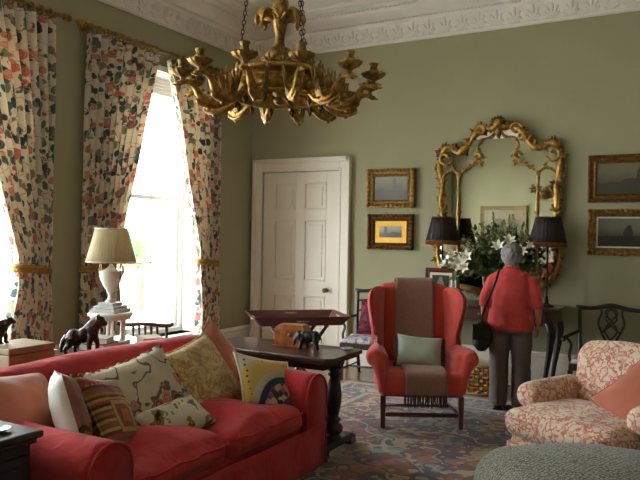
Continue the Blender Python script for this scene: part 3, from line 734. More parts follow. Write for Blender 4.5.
# ------------------------------------------------------------------ chandelier
def chandelier():
    cx, cy = -2.17, 3.33
    t = thing('chandelier', 'gilded chandelier with winged dragon arms hung on three chains', 'chandelier', (cx, cy, 2.505), R(29.5)); t.scale = (.8, .8, .8)
    # local x = to the right as seen from the sofa end, -y = towards the door side opposite
    st = MB().lathe([(.012, -.13), (.03, -.12), (.04, -.10), (.02, -.08), (.05, -.05), (.075, -.02), (.04, .03), (.03, .1), (.05, .15), (.085, .2), (.10, .235), (.07, .27),
                     (.035, .29), (.03, .33), (.035, .38), (.05, .45), (.06, .50), (.05, .53), (.055, .60), (.045, .66), (.03, .70), (.05, .76), (.035, .82), (.02, .86), (.016, .9), (.016, 2.45)], 20, flute=.06, fn=8)
    st.build('stem', 'gold2', t)
    # acanthus leaves curling outwards near the top of the stem
    def leaf(z, l, drop, wd):
        def fn(u, v):
            a = v; x = .03 + l * sin(a * PI * .62); zz = z + l * .55 * a - drop * max(0, a - .45) ** 1.6 * 3
            half = wd * sin(PI * min(1, .12 + .9 * a)) ** .7 * (1 + .22 * sin(a * 26))
            s = 2 * u - 1; return (x + .02 * s * s, s * half, zz - .03 * s * s)
        return MB().grid(fn, 6, 14)
    for (z, l, dp, wd, n, off) in ((.50, .125, .09, .042, 8, 0), (.70, .09, .045, .032, 6, .3), (.16, .10, .04, .035, 8, .2)):
        me = leaf(z, l, dp, wd).mesh('acanthus_leaf'); me.materials.append(M['gold'])
        for k in range(n):
            o = inst(me, 'acanthus_leaf', t, (0, 0, 0), (0, 0, off + 2 * PI * k / n)); md = o.modifiers.new('solid', 'SOLIDIFY'); md.thickness = .012
    # pierced drum with a crest of fleurons
    rg = MB(); n = 48; R0 = .31
    for (r0, r1, z0, z1) in ((R0, R0 + .014, -.08, .07), (R0 - .012, R0 + .03, .07, .10), (R0 - .012, R0 + .026, -.10, -.075), (R0 - .005, R0 + .02, .02, .032)):
        rg.lathe([(r0, z0), (r1, z0), (r1, z1), (r0, z1), (r0, z0)], n)
    rg.f = [f for f in rg.f if len(f) == 4]
    rg.build('drum', 'gold', t)
    for k in range(6):
        a = 2 * PI * k / 6 + .26; m = MB(); m.tube([(.04 * cos(a), .04 * sin(a), -.04), (.2 * cos(a), .2 * sin(a), -.06), (R0 * cos(a), R0 * sin(a), -.08)], .012, 6)
        m.build('spoke', 'gold2', t)
    fm = MB(); fm.ell((0, 0, .03), (.009, .008, .03), 6, 5)
    for s in (-1, 1): fm.ell((s * .018, 0, .018), (.008, .007, .02), 6, 5, Matrix.Rotation(R(s * 40), 3, 'Y'))
    fm.ell((0, 0, 0), (.02, .01, .008), 6, 4); fme = fm.mesh('crest'); fme.materials.append(M['gold2'])
    for k in range(18):
        a = 2 * PI * k / 18; inst(fme, 'crest_fleuron', t, (R0 * cos(a), R0 * sin(a), .105), (0, 0, a + PI / 2), 1.15)
    lz = MB().prism([(-.05, 0), (0, .05), (.05, 0), (0, -.05)], -.006, .006); lz.ell((0, -.006, 0), (.016, .012, .016), 8, 5); lme = lz.mesh('boss'); lme.materials.append(M['gold'])
    for k in range(12):
        a = 2 * PI * (k + .5) / 12; inst(lme, 'boss', t, ((R0 + .018) * cos(a), (R0 + .018) * sin(a), -.025), (0, 0, a + PI / 2))
    # pendants under the drum
    pm = MB().lathe([(.004, -.12), (.014, -.1), (.02, -.08), (.008, -.06), (.026, -.035), (.03, -.02), (.012, -.005), (.014, .02)], 10)
    for s in range(4):
        a = s * PI / 2; pm.ell((.02 * cos(a), .02 * sin(a), -.05), (.012, .012, .03), 6, 4)
    pme = pm.mesh('pendant'); pme.materials.append(M['golddark'])
    for k in range(12):
        a = 2 * PI * (k + .5) / 12; inst(pme, 'pendant', t, (R0 * cos(a), R0 * sin(a), -.10), sc=.6)
    # dragon arms
    body = spline([(.30, 0, -.02), (.33, 0, -.10), (.40, 0, -.165), (.49, 0, -.17), (.56, 0, -.12), (.60, 0, -.05), (.645, 0, -.022), (.69, 0, -.03), (.715, 0, -.055)], 6)
    am = MB().tube(body, lerps([.018, .028, .034, .037, .03, .022, .018, .02, .011], len(body)), 10)
    am.ell((.70, 0, -.03), (.034, .018, .018), 8, 6); am.ell((.735, 0, -.045), (.02, .012, .009), 7, 5)
    nb = len(am.v)
    tail = spline([(.36, 0, -.15), (.41, 0, -.235), (.49, 0, -.265), (.565, 0, -.235), (.575, 0, -.19), (.545, 0, -.185)], 5)
    am.tube(tail, lerps([.03, .026, .022, .018, .013, .012], len(tail)), 8)
    for s in (-1, 1): am.ell((.48, s * .03, -.2), (.022, .012, .045), 7, 5, Matrix.Rotation(R(25), 3, 'Y'))
    for k in range(5): am.ell((.40 + .035 * k, 0, -.125 + (.008 * (k - 2) ** 2) - .005), (.012, .006, .018), 6, 4)
    am.ell((.44, 0, -.26), (.03, .026, .016), 8, 5); am.ell((.50, 0, -.285), (.018, .016, .022), 8, 5)
    am.v = [(x, y, z * (.84 if q_ < nb else .66)) for q_, (x, y, z) in enumerate(am.v)]; ame = am.mesh('dragon_arm'); ame.materials.append(M['gold'])
    wm = MB()
    for k, (tx, tz, l) in enumerate(((.385, .075, 1), (.425, .085, 1), (.465, .06, 1), (.495, .02, 1))):
        for s in (-1, 1):
            pth = spline([(.43 + .012 * k, s * .03, -.14), (.41 + .02 * k, s * (.05 + .004 * k), -.05), (tx, s * .065, tz)], 4)
            wm.tube(pth, lerps([.012, .014, .004], len(pth)), 6, .45)
    wme = wm.mesh('wing'); wme.materials.append(M['gold2'])
    cm = MB().lathe([(.006, -.05), (.015, -.042), (.010, -.03), (.022, -.022), (.05, -.006), (.068, .012), (.064, .019), (.03, .010), (.015, .014), (.019, .028), (.025, .036), (.020, .044), (.021, .06), (.027, .066), (.027, .073), (.014, .075)], 48, flute=.07, fn=12)
    cme = cm.mesh('candle_cup'); cme.materials.append(M['gold2'])
    for k in range(12):
        a = R(15 + 30 * k); o = inst(ame, 'dragon_arm', t, (0, 0, 0), (0, 0, a))
        inst(wme, 'wing', o, (0, 0, 0)); inst(cme, 'candle_cup', o, (.685, 0, .045), sc=1.22)
    # three chains to the ceiling
    lk = [(.011 * cos(a), 0, .020 * sin(a)) for a in [2 * PI * i / 10 for i in range(10)]]
    for az in (178, 305, 52):
        ch = MB(); a = R(az); p0 = Vector((.30 * cos(a), .30 * sin(a), .10)); p1 = Vector((.06 * cos(a), .06 * sin(a), 2.42)); d = p1 - p0
        q = Vector((0, 0, 1)).rotation_difference(d.normalized()).to_matrix(); n = int(d.length / .034)
        for i in range(n):
            m = q @ Matrix.Rotation(R(90 * (i % 2)), 3, 'Z'); c = p0 + d * ((i + .5) / n)
            ch.tube([c + m @ Vector(p) for p in lk], .0038, 5, closed=True)
        ch.build('chain', 'iron', t)
    MB().lathe([(.02, 2.33), (.06, 2.38), (.15, 2.43), (.17, 2.466)], 20).build('ceiling_rose', 'plaster', t)
chandelier()

# ------------------------------------------------------------------ rug
rgm = MB().soft((0, 0, .006), (5.0, 6.2, .012), .005, 6); 
tag(rgm.build('rug', 'rug', loc=(-1.10, 3.95, 0)), 'large blue and rust Persian patterned rug covering the floor', 'rug')
fr = MB(); 
for k in range(260):
    x = -2.49 + 4.98 * k / 259
    fr.tube([(x, 3.09, .008), (x + random.uniform(-.006, .006), 3.14, .006), (x + random.uniform(-.012, .012), 3.18, .003)], .003, 4)
tag(fr.build('rug_fringe', 'cream', bpy.data.objects['rug']), kind='stuff')

# ------------------------------------------------------------------ sofa (length along y, back towards the windows)
def rolled_arm(w_, h, roll, n=20):
    """outline of a rolled arm in (across, up): straight outer side, round roll on top"""
    return [(-w_ / 2, 0)] + [(-w_ / 2, h - roll)] + [(roll * cos(a) * (w_ / 2 / roll), h - roll + roll * sin(a)) for a in [PI - PI * k / n for k in range(1, n)]] + [(w_ / 2, h - roll), (w_ / 2, 0)]
SX0, SX1, SY0, SY1 = -3.50, -2.35, 2.15, 4.32
def sofa():
    t = thing('sofa', 'red linen covered sofa with rolled arms heaped with cushions', 'sofa', ((SX0 + SX1) / 2, (SY0 + SY1) / 2, .012), R(90))
    # local: x along the length (far end +x... rotated), front = -y -> world +x ; local x -> world +y
    L, D = SY1 - SY0, SX1 - SX0; hx, hy = L / 2, D / 2
    b = MB().soft((0, .02, .175), (L - .06, D - .10, .32), .03, 22, nz=.006, ns=5)
    b.build('base', 'red', t)
    # loose-cover skirt with soft hanging folds along the front and the ends
    def fn(u, v):
        P = 2 * (D - .04) + L - .0; s = u * P; z = .015 + .30 * (1 - v)
        f = .010 * sin(s * 17) * v + .012 * noise.noise(Vector((s * 3, v, 1)))
        if s < D - .04: return (-hx + .01 - f, hy - .04 - s, z)
        s -= D - .04
        if s < L: return (-hx + .0 + s, -hy + .015 - f, z)
        s -= L; return (hx - .01 + f, -hy + s, z)
    MB().grid(fn, 150, 5).build('skirt', 'red', t, solid=.008)
    # back: thick slab with a rounded, slightly bowed top
    def tp(o, q):
        if q.z > 0: o.z += .03 * (1 - q.x ** 2) * q.z
        o.y += .07 * (q.z + 1) / 2
        return o
    MB().soft((0, hy - .17, .575), (L - .04, .24, .57), .10, 26, (0, .01, .0), .007, 4, taper=tp).build('backrest', 'red', t)
    for s in (-1, 1):
        pr = rolled_arm(.27, .66, .135); a = MB()
        n = len(pr); ny = 14; vs = []; fs = []
        for j in range(ny + 1):
            y = -hy + .02 + (D - .16) * j / ny
            for (px, pz) in pr:
                k = noise.noise_vector(Vector((px * 5 + s * 9, y * 5, pz * 5))) * .010
                sc = .965 if j in (0, ny) else 1
                vs.append((s * (hx - .135) + px * sc + k.x, y + k.y * .5, .02 + pz * (1 if j not in (0, ny) else .99) + k.z * (pz > .3)))
        for j in range(ny):
            for i in range(n): fs.append((j * n + i, j * n + (i + 1) % n, (j + 1) * n + (i + 1) % n, (j + 1) * n + i))
        fs += [tuple(range(n - 1, -1, -1)), tuple(ny * n + i for i in range(n))]
        a.add(vs, fs); ao = a.build('arm', 'red', t)
        pp = MB().tube([(s * (hx - .135) + px * .985, -hy + .018, .02 + pz * .99) for (px, pz) in pr], .008, 6); pp.build('piping', 'red', ao)
    # two slouchy seat cushions
    for i, (c, w_) in enumerate(((-.41, .84), (.41, .84))):
        def tp2(o, q):
            o.z += .035 * max(0, q.z) * sin(q.x * 3 + i * 2) * (1 - q.y ** 2)
            if i == 0 and q.z > 0: o.z -= .03 * (q.x > .2) * (q.x - .2)
            return o
        cu = MB().soft((c, -.13, .395), (w_, .80, .20), .09, 18, (.015, .03, .035), .022, 4.2, taper=tp2, seed=i * 5 + 2).build('seat_cushion', 'red', t, sub=1)
        pth = [(c - w_ / 2 + .05 + (w_ - .1) * k / 20, -.545 + .008 * sin(k), .44 + .012 * noise.noise(Vector((k * .4, i, 0)))) for k in range(21)]
        MB().tube(pth, .007, 6).build('piping', 'red', cu)
    for x in (-hx + .15, hx - .15):
        for y in (-hy + .1, hy - .12): MB().lathe([(.025, 0), (.03, .05), (.035, .08)], 10, (x, y, 0)).build('foot', 'vdark', t)
sofa()

def cushion(name, label, mat, size, loc, rot, th=.16, back=None, seed=0, piping=None, group='scatter cushions on the red sofa', extra=None):
    t = thing(name, label, 'cushion', loc, 0, group); t.rotation_euler = rot
    w_, h_ = size
    MB().pillow(w_, h_, th, seed=seed, half='f' if back else None).build('cover', mat, t, weld=.0005)
    if back: MB().pillow(w_, h_, th, seed=seed, half='b').build('back_panel', back, t)
    if piping:
        pts = []
        for i in range(48):
            a = i / 12; k = int(a); f = a - k
            u, v = ((2 * f - 1, -1), (1, 2 * f - 1), (1 - 2 * f, 1), (-1, 1 - 2 * f))[k]
            pts.append((u * w_ / 2 * (1 - .09 * (1 - v * v) * abs(u)), 0, v * h_ / 2 * (1 - .09 * (1 - u * u) * abs(v))))
        MB().tube(pts, .007, 6, closed=True).build('piping', piping, t)
    if extra: extra(t)
    return t
rz90 = R(90)
cushion('tapestry_cushion', 'gold and rust faded floral tapestry cushion in the middle of the sofa back', 'tapestry', (.62, .56), (-2.98, 3.70, .675), (R(-36), R(-8), R(98)), .17, seed=1, piping='tapestry')
def tassels(t):
    r = random.Random(5); mats = [M['tas1'], M['tas2'], M['tas3']]
    pts = [(-.30 + .6 * k / 17, 0, .235 - .022 * (1 - ((k - 8.5) / 8.5) ** 2)) for k in range(18)] + [(.29, 0, .20 - .06 * k) for k in range(6)]
    for i, p in enumerate(pts):
        mb = MB()
        for j in range(3): mb.ell((p[0] + r.uniform(-.008, .008), p[1] + r.uniform(-.014, .004), p[2] + r.uniform(-.008, .012)), (.014, .013, .015), 7, 5)
        mb.build('tassel', mats[i % 3], t)
M['tas1'] = plain('red_wool_tuft', C(150, 48, 50), .95); M['tas2'] = plain('cream_wool_tuft', C(202, 190, 164), .95); M['tas3'] = plain('green_wool_tuft', C(96, 104, 72), .95)
cushion('embroidered_cushion', 'cream cushion embroidered with red flowers and edged with coloured tassels', 'crewel', (.66, .50), (-2.97, 3.10, .68), (R(-38), R(-9), R(86)), .16, seed=2, extra=tassels)
cushion('printed_cushion', 'small crumpled cream black and ochre cushion below the tasselled one', 'bird', (.46, .26), (-2.74, 3.14, .555), (R(-60), R(-6), R(82)), .14, seed=6)
cushion('kilim_cushion', 'striped brown and ochre kilim cushion leaning beside the white-backed one', 'kilim', (.44, .46), (-2.86, 2.74, .66), (R(-36), R(14), R(108)), .15, seed=3, piping='kilim')
cushion('needlepoint_cushion', 'pink and brown needlepoint cushion with plain white back, stood on edge', 'pinkface', (.42, .44), (-2.90, 2.50, .71), (R(-16), R(8), R(145)), .17, 'white', seed=4)
cushion('velvet_cushion', 'terracotta velvet cushion behind the tapestry one at the far sofa end', 'terra', (.62, .62), (-3.08, 3.99, .65), (R(-28), R(-28), R(104)), .18, seed=5, piping='terra')
cushion('arc_cushion', 'cushion with yellow dots and a navy patterned arc against the far arm', 'needle', (.46, .42), (-2.66, 3.98, .625), (R(-40), R(14), R(66)), .14, seed=7, piping='cream')
cushion('velvet_cushion', 'big terracotta velvet cushion slumped over the near sofa corner', 'terra', (.60, .46), (-3.17, 2.38, .70), (R(-40), R(6), R(95)), .20, seed=8, piping='terra')

# ------------------------------------------------------------------ dark chest in the near left corner
ct = thing('oak_chest', 'dark oak chest in the bottom left corner beside the sofa', 'chest', (-3.0, 1.63, .012))
MB().b2(-.40, .40, -.40, .40, .06, .70).build('body', 'vdark', ct, False, .008)
MB().b2(-.44, .44, -.44, .44, .725, .76).build('top', 'vdark', ct, False, .012); MB().b2(-.42, .42, -.42, .42, .70, .725).build('top_moulding', 'vdark', ct, False, .008)
for z0, z1 in ((.10, .36), (.39, .66)):
    d = MB().b2(.40, .418, -.37, .37, z0, z1); d.b2(.418, .424, -.33, .33, z0 + .04, z1 - .04); do = d.build('drawer', 'vdark', ct, False, .006)
    for y in (-.2, .2): MB().lathe([(.006, 0), (.006, .012), (.015, .02), (.012, .03), (.004, .033)], 10, m=Matrix.Translation((.424, y, (z0 + z1) / 2)) @ Matrix.Rotation(R(90), 4, 'Y')).build('knob', 'brass', do)
for x in (-.36, .36):
    for y in (-.36, .36): MB().lathe([(.03, 0), (.045, .02), (.04, .05), (.03, .06)], 12, (x, y, 0)).build('foot', 'vdark', ct)
ds = thing('china_dish', 'small pale blue china dish on the dark chest', 'dish', (-2.70, 1.93, .773))
MB().lathe([(.02, 0), (.03, .002), (.055, .012), (.062, .018), (.056, .016), (.03, .006), (.004, .005)], 24).build('bowl', 'glassblue', ds)

# ------------------------------------------------------------------ table behind the sofa and the things on it
TZ = .80
tb = thing('sofa_table', 'long narrow wooden table standing behind the sofa', 'table', (-3.93, 3.05, 0))
MB().b2(-.36, .36, -1.15, 1.15, TZ - .03, TZ).build('top', 'darkwood', tb, False, .008); MB().b2(-.31, .31, -1.1, 1.1, TZ - .12, TZ - .03).build('apron', 'darkwood', tb, False, .004)
for x in (-.29, .29):
    for y in (-1.07, 1.07): MB().lathe([(.02, 0), (.03, .03), (.02, .06), (.024, .3), (.036, .5), (.022, .56), (.04, .6), (.04, .69)], 12, (x, y, 0)).build('leg', 'darkwood', tb)
bx = thing('wooden_box', 'pale pine box with lid on the table behind the sofa', 'box', (-3.77, 2.83, TZ))
MB().b2(-.15, .15, -.165, .165, 0, .105).build('body', 'tan_wood', bx, False, .005); MB().b2(-.153, .153, -.168, .168, .108, .147).build('lid', 'tan_wood', bx, False, .005)
MB().lathe([(.004, 0), (.020, .002), (.022, .006), (.01, .009)], 14, m=Matrix.Translation((.03, -.166, .07)) @ Matrix.Rotation(R(90), 4, 'X')).build('escutcheon', 'brass', bx)
for y in (-.1, .1): MB().b2(-.157, -.15, y - .02, y + .02, .09, .125).build('hinge', 'brass', bx, False, .001)

def beast(name, label, loc, rz, s=1.0, group=None, cat='figurine', mat='bronze', kind='bear'):
    t = thing(name, label, cat, loc, rz, group); m = MB()
    # local: facing +x
    if kind == 'bear':
        m.ell((-.09, 0, .125), (.075, .058, .062), m=Matrix.Rotation(R(10), 3, 'Y')); m.ell((.0, 0, .145), (.09, .055, .058), m=Matrix.Rotation(R(-18), 3, 'Y')); m.ell((.06, 0, .165), (.065, .056, .066))
        m.tube([(.06, 0, .17), (.10, 0, .215), (.125, 0, .235)], [.055, .045, .042], 10); m.ell((.135, 0, .24), (.045, .038, .038))
        m.tube([(.15, 0, .232), (.195, 0, .222)], [.027, .017], 8)
        for e in (-1, 1): m.ell((.115, e * .03, .275), (.012, .01, .016), 8, 6)
        for (hx_, e, dx) in ((.075, .035, .03), (.065, -.035, -.02)):
            m.tube([(hx_, e, .15), (hx_ + dx, e, .075), (hx_ + dx * .9, e, .015)], [.035, .023, .018], 8); m.ell((hx_ + dx + .012, e, .012), (.026, .018, .012), 8, 5)
        for (hx_, e, dx) in ((-.105, .035, .02), (-.12, -.035, -.03)):
            m.tube([(hx_, e, .13), (hx_ + .025 + dx, e, .08), (hx_ - .015 + dx, e, .045), (hx_ + dx, e, .014)], [.045, .03, .02, .018], 8); m.ell((hx_ + dx + .012, e, .012), (.026, .018, .012), 8, 5)
        m.tube([(-.155, 0, .13), (-.19, 0, .10), (-.205, 0, .05), (-.20, 0, .02)], [.03, .022, .02, .012], 8)
        m.tube([(.0, 0, .19), (.06, 0, .22), (.10, 0, .25)], [.02, .035, .02], 8)
    else:
        m.ell((0, 0, .13), (.095, .058, .06)); m.ell((.055, 0, .13), (.05, .052, .058)); m.ell((-.06, 0, .13), (.05, .054, .06))
        m.ell((.115, 0, .135), (.042, .036, .045)); m.tube([(.145, 0, .13), (.165, 0, .09), (.168, 0, .05), (.185, 0, .03)], [.025, .018, .013, .009], 8)
        for e in (-1, 1):
            m.ell((.098, e * .045, .13), (.03, .008, .04), 10, 7); m.tube([(.135, e * .018, .11), (.165, e * .025, .085), (.185, e * .022, .088)], [.008, .007, .003], 6)
            m.tube([(.065, e * .03, .11), (.066 + .02 * e, e * .032, .05), (.066 + .03 * e, e * .032, .004)], [.03, .022, .024], 10)
            m.tube([(-.07, e * .03, .11), (-.07 - .015 * e, e * .032, .05), (-.075 - .02 * e, e * .032, .004)], [.032, .022, .024], 10)
        m.tube([(-.10, 0, .15), (-.122, 0, .11), (-.122, 0, .06)], [.008, .006, .005], 6)
    for i, v in enumerate(m.v): m.v[i] = (v[0] * s, v[1] * s, v[2] * s)
    m.build('body', mat, t, remesh=.006 * s, sm=2)
    return t
bb = beast('bronze_bear', 'dark bronze bear walking along the table behind the sofa', (-3.76, 3.36, TZ), R(38), .80); bb.scale = (.95, 1.1, 1.22)
beast('bronze_bear', 'dark bronze animal on top of the pine box, cut off by the photo edge', (-3.83, 2.72, TZ + .148), R(60), .60)

def book(name, label, loc, rz, d, mat):
    t = thing(name, label, 'book', loc, rz, 'books on the table behind the sofa'); x, y, z = d
    MB().b2(-x / 2, x / 2, -y / 2, y / 2, 0, .003).b2(-x / 2, x / 2, -y / 2, y / 2, z - .003, z).b2(-x / 2, -x / 2 + .004, -y / 2, y / 2, .003, z - .003).build('cover', mat, t, False)
    MB().b2(-x / 2 + .004, x / 2 - .005, -y / 2 + .005, y / 2 - .005, .003, z - .003).build('pages', 'page', t, False)
book('book', 'slate grey book at the bottom of the stack behind the bear', (-3.90, 3.62, TZ), R(20), (.20, .24, .045), 'book_b')
book('book', 'pale grey book on top of the stack behind the bear', (-3.90, 3.62, TZ + .045), R(32), (.17, .21, .04), 'book_a')
book('book', 'thick buff book lying beside the marble lamp stand', (-3.68, 3.92, TZ), R(60), (.16, .20, .07), 'book_c')
book('book', 'flat cream book lying between the pine box and the bear', (-4.05, 3.15, TZ), R(-12), (.22, .28, .035), 'cream')

# white marble stand like a little round temple, and the lamp on it
ms = thing('marble_stand', 'round white marble stand on small columns under the lamp', 'stand', (-4.02, 3.84, TZ))
MB().lathe([(.15, 0), (.155, .01), (.15, .025), (.135, .03)], 32).build('base', 'marble', ms)
for k in range(6):
    a = R(60 * k + 10); MB().lathe([(.02, .03), (.022, .038), (.016, .045), (.015, .16), (.016, .165), (.024, .178), (.024, .185)], 12, (.11 * cos(a), .11 * sin(a), 0)).build('column', 'marble', ms)
MB().lathe([(.135, .185), (.15, .19), (.152, .205), (.165, .215), (.168, .232), (.15, .24)], 36).build('round_top', 'marble', ms)
lp = thing('urn_lamp', 'white marble urn lamp with cream pleated shade', 'lamp', (-4.02, 3.84, TZ + .24), R(12))
MB().b2(-.11, .11, -.11, .11, 0, .028).b2(-.09, .09, -.09, .09, .028, .05).b2(-.065, .065, -.065, .065, .05, .075).build('stepped_base', 'marbleg', lp, False, .004)
MB().lathe([(.035, .075), (.04, .085), (.022, .10), (.016, .13), (.022, .145), (.028, .15), (.03, .16), (.055, .20), (.078, .25), (.086, .285), (.08, .295), (.086, .305), (.088, .315), (.06, .32), (.035, .335), (.018, .35), (.012, .37)], 28).build('urn', 'marble', lp)
for s in (-1, 1):
    p = spline([(s * .07, 0, .25), (s * .10, 0, .29), (s * .102, 0, .35), (s * .088, 0, .37), (s * .08, 0, .34), (s * .08, 0, .31)], 5); MB().tube(p, .006, 7).build('handle', 'brass', lp)
MB().lathe([(.009, .36), (.009, .60)], 8).build('lamp_stem', 'brass', lp)
def shade(r0, r1, z0, z1, n, amp, th=.004):
    def fn(u, v):
        a = 2 * PI * u; r = (r0 + (r1 - r0) * v) * (1 + amp * cos(n * a)); return (r * cos(a), r * sin(a), z0 + (z1 - z0) * v)
    return MB().grid(fn, n * 4, 3)
so = shade(.185, .118, .385, .645, 44, .012).build('shade', 'pleat', lp, weld=.0005, solid=.003)
for (r, z) in ((.187, .388), (.121, .643)): MB().tube([(r * cos(a), r * sin(a), z) for a in [2 * PI * k / 48 for k in range(48)]], .005, 6, closed=True).build('shade_trim', 'cream', so)

# dark spindle-back chair between table and window
sc_ = thing('spindle_chair', 'dark chair by the window, only its spindled back showing above the sofa', 'chair', (-4.53, 4.84, 0), R(209.5))
MB().soft((0, 0, .43), (.46, .44, .05), .02, 6).build('seat', 'darkwood', sc_)
for x in (-.19, .19):
    MB().tube([(x, -.18, .42), (x * 1.1, -.2, 0)], [.02, .014], 8).build('leg', 'darkwood', sc_); MB().tube([(x, .18, .42), (x * 1.1, .22, 0)], [.02, .014], 8).build('leg', 'darkwood', sc_)
    MB().tube([(x * .95, .19, .44), (x * 1.02, .24, .84)], [.015, .014], 8).build('post', 'darkwood', sc_)
tr = spline([(-.25, .25, .845), (-.19, .24, .825), (0, .265, .84), (.19, .24, .825), (.25, .25, .845)], 6); MB().tube(tr, .019, 8).build('top_rail', 'darkwood', sc_)
for x in (-.12, -.06, 0, .06, .12): MB().lathe([(.007, 0), (.009, .06), (.012, .2), (.008, .3), (.013, .37), (.008, .4)], 8, m=Matrix.Translation((x * .9, .19, .44)) @ Matrix.Rotation(R(-8), 4, 'X')).build('spindle', 'darkwood', sc_)
MB().tube([(-.19, .215, .64), (0, .235, .63), (.19, .215, .64)], .012, 8).build('cross_rail', 'darkwood', sc_)

# ------------------------------------------------------------------ table at the far end of the sofa
et = thing('refectory_table', 'dark oak table with turned baluster legs at the end of the sofa', 'table', (-3.0, 4.68, .012))
def top_outline(x, y, c=.05): return [(-x + c, -y), (x - c, -y), (x, -y + c), (x, y - c), (x - c, y), (-x + c, y), (-x, y - c), (-x, -y + c)]
MB().prism(top_outline(.62, .285), .715, .745, 'xy').build('top', 'darkwood', et, False, .006)
MB().prism(top_outline(.60, .265), .695, .715, 'xy').build('top_moulding', 'vdark', et, False, .004); MB().b2(-.5, .5, -.17, .17, .63, .695).build('apron', 'vdark', et, False, .004)
for s in (-1, 1):
    x = s * .50
    MB().lathe([(r_ * 1.2, z_) for r_, z_ in [(.05, .075), (.055, .09), (.05, .105), (.035, .115), (.055, .14), (.062, .17), (.05, .20), (.032, .215), (.045, .225), (.045, .24), (.03, .25), (.036, .29), (.048, .36), (.052, .42), (.042, .50), (.03, .56), (.042, .575), (.042, .59), (.03, .6), (.05, .62), (.05, .64)]], 20, (x, 0, 0)).build('leg', 'vdark', et)
    MB().b2(x - .06, x + .06, -.24, .24, .03, .085).b2(x - .065, x + .065, -.27, -.17, .0, .07).b2(x - .065, x + .065, .17, .27, .0, .07).build('foot', 'vdark', et, False, .012)
MB().b2(-.41, .41, -.03, .03, .12, .17).build('stretcher', 'vdark', et, False, .006)
fs_ = thing('footstool', 'dark brown upholstered footstool pushed under the oak table', 'footstool', (-2.78, 4.70, .012))
M['brownfab'] = plain('dark_brown_velvet', C(70, 48, 36), .9, var=.3, scale=14)
MB().soft((0, 0, .30), (.40, .34, .17), .06, 10, (.01, .01, .03), .012, 7).build('seat_pad', 'brownfab', fs_)
MB().b2(-.18, .18, -.15, .15, .19, .225).build('frame', 'vdark', fs_, False, .005)
for x in (-.15, .15):
    for y in (-.12, .12): MB().lathe([(.014, 0), (.022, .02), (.014, .05), (.02, .12), (.024, .19)], 10, (x, y, 0)).build('leg', 'vdark', fs_)
tc_ = thing('tea_caddy', 'burr walnut tea caddy with sloping lid on the oak table', 'box', (-2.95, 4.79, .757), R(14)); tc_.scale = (1.3, 1.2, 1.2)
MB().b2(-.11, .11, -.085, .085, 0, .012).b2(-.10, .10, -.075, .075, .012, .11).build('body', 'burr', tc_, False, .004)
lid = MB(); lid.add([(-.10, -.075, .113), (.10, -.075, .113), (.10, .075, .113), (-.10, .075, .113), (-.08, -.055, .145), (.08, -.055, .145), (.08, .055, .145), (-.08, .055, .145)], [(3, 2, 1, 0), (4, 5, 6, 7), (0, 1, 5, 4), (1, 2, 6, 5), (2, 3, 7, 6), (3, 0, 4, 7)])
lid.build('lid', 'burr', tc_, False, .003); MB().ell((0, -.078, .08), (.012, .004, .014), 8, 6).build('escutcheon', 'brass', tc_)
beast('elephant', 'black carved elephant standing on the oak table', (-2.735, 4.70, .757), R(190), .78, mat='ebony', kind='elephant')
cs = thing('coaster', 'small pale round dish at the corner of the oak table', 'dish', (-2.50, 4.88, .757)); MB().lathe([(.04, 0), (.048, .003), (.05, .012), (.046, .012), (.042, .006), (.004, .005)], 24).build('dish', 'marbleg', cs)

# ------------------------------------------------------------------ butler's tray on a folding stand
bt = thing('butlers_tray', 'mahogany tray with flared sides on a folding X stand behind the oak table', 'tray table', (-3.46, 5.68, 0), R(44)); bt.scale = (1.06, 1.06, 1)
z0, z1 = .815, .905; a, b = .36, .22; fl = .065
MB().b2(-a, a, -b, b, z0, z0 + .012).build('tray_base', 'mahog', bt, False, .003)
def side(p, q, n):
    (x0, y0), (x1, y1) = p, q; nx, ny = n; th = .012; vs = []
    cut = .0
    ux, uy = (x1 - x0), (y1 - y0); l = math.hypot(ux, uy); ux /= l; uy /= l
    for (f, off) in ((0, 0), (1, 0), (0, th), (1, th)): pass
    pts = [(x0, y0, z0, 0), (x1, y1, z0, 0), (x1 + ux * fl, y1 + uy * fl, z1, fl), (x0 - ux * fl, y0 - uy * fl, z1, fl)]
    for (x, y, z, o) in pts: vs.append((x + nx * o, y + ny * o, z))
    for (x, y, z, o) in pts: vs.append((x + nx * (o + th), y + ny * (o + th), z))
    m = MB().add(vs, [(0, 1, 2, 3), (7, 6, 5, 4), (0, 4, 5, 1), (1, 5, 6, 2), (2, 6, 7, 3), (3, 7, 4, 0)])
    return m.build('tray_side', 'mahog', bt, False, .003)
for (p, q, n, dirn) in (((-a, -b), (a, -b), (0, -1), 0), ((a, b), (-a, b), (0, 1), 0), ((a, -b), (a, b), (1, 0), 1), ((-a, b), (-a, -b), (-1, 0), 1)):
    s_ = side(p, q, n); mx, my = (p[0] + q[0]) / 2, (p[1] + q[1]) / 2
    h = MB().soft((0, 0, 0), (.11, .006, .03), .002, 3); k = fl * .62 + .0055
    ho = h.build('handle_slot', 'ceramic' , s_, loc=(mx + n[0] * (k - .006), my + n[1] * (k - .006), z0 + (z1 - z0) * .62), rot=(R(-34) if not dirn else R(-34), 0, {(0, -1): 0, (0, 1): R(180), (1, 0): R(90), (-1, 0): R(-90)}[n]))
for s in (-1, 1):
    for y in (-.17, .17):
        MB().tube([(s * .30, y + s * .02, 0), (-s * .24, y + s * .02, z0)], .016, 8).build('stand_leg', 'mahog', bt)
    MB().tube([(s * .24, -.19, z0 - .012), (s * .24, .19, z0 - .012)], .014, 8).build('stand_rail', 'mahog', bt); MB().tube([(s * .22, -.17, .11), (s * .22, .17, .11)], .011, 8).build('stand_rail', 'mahog', bt)

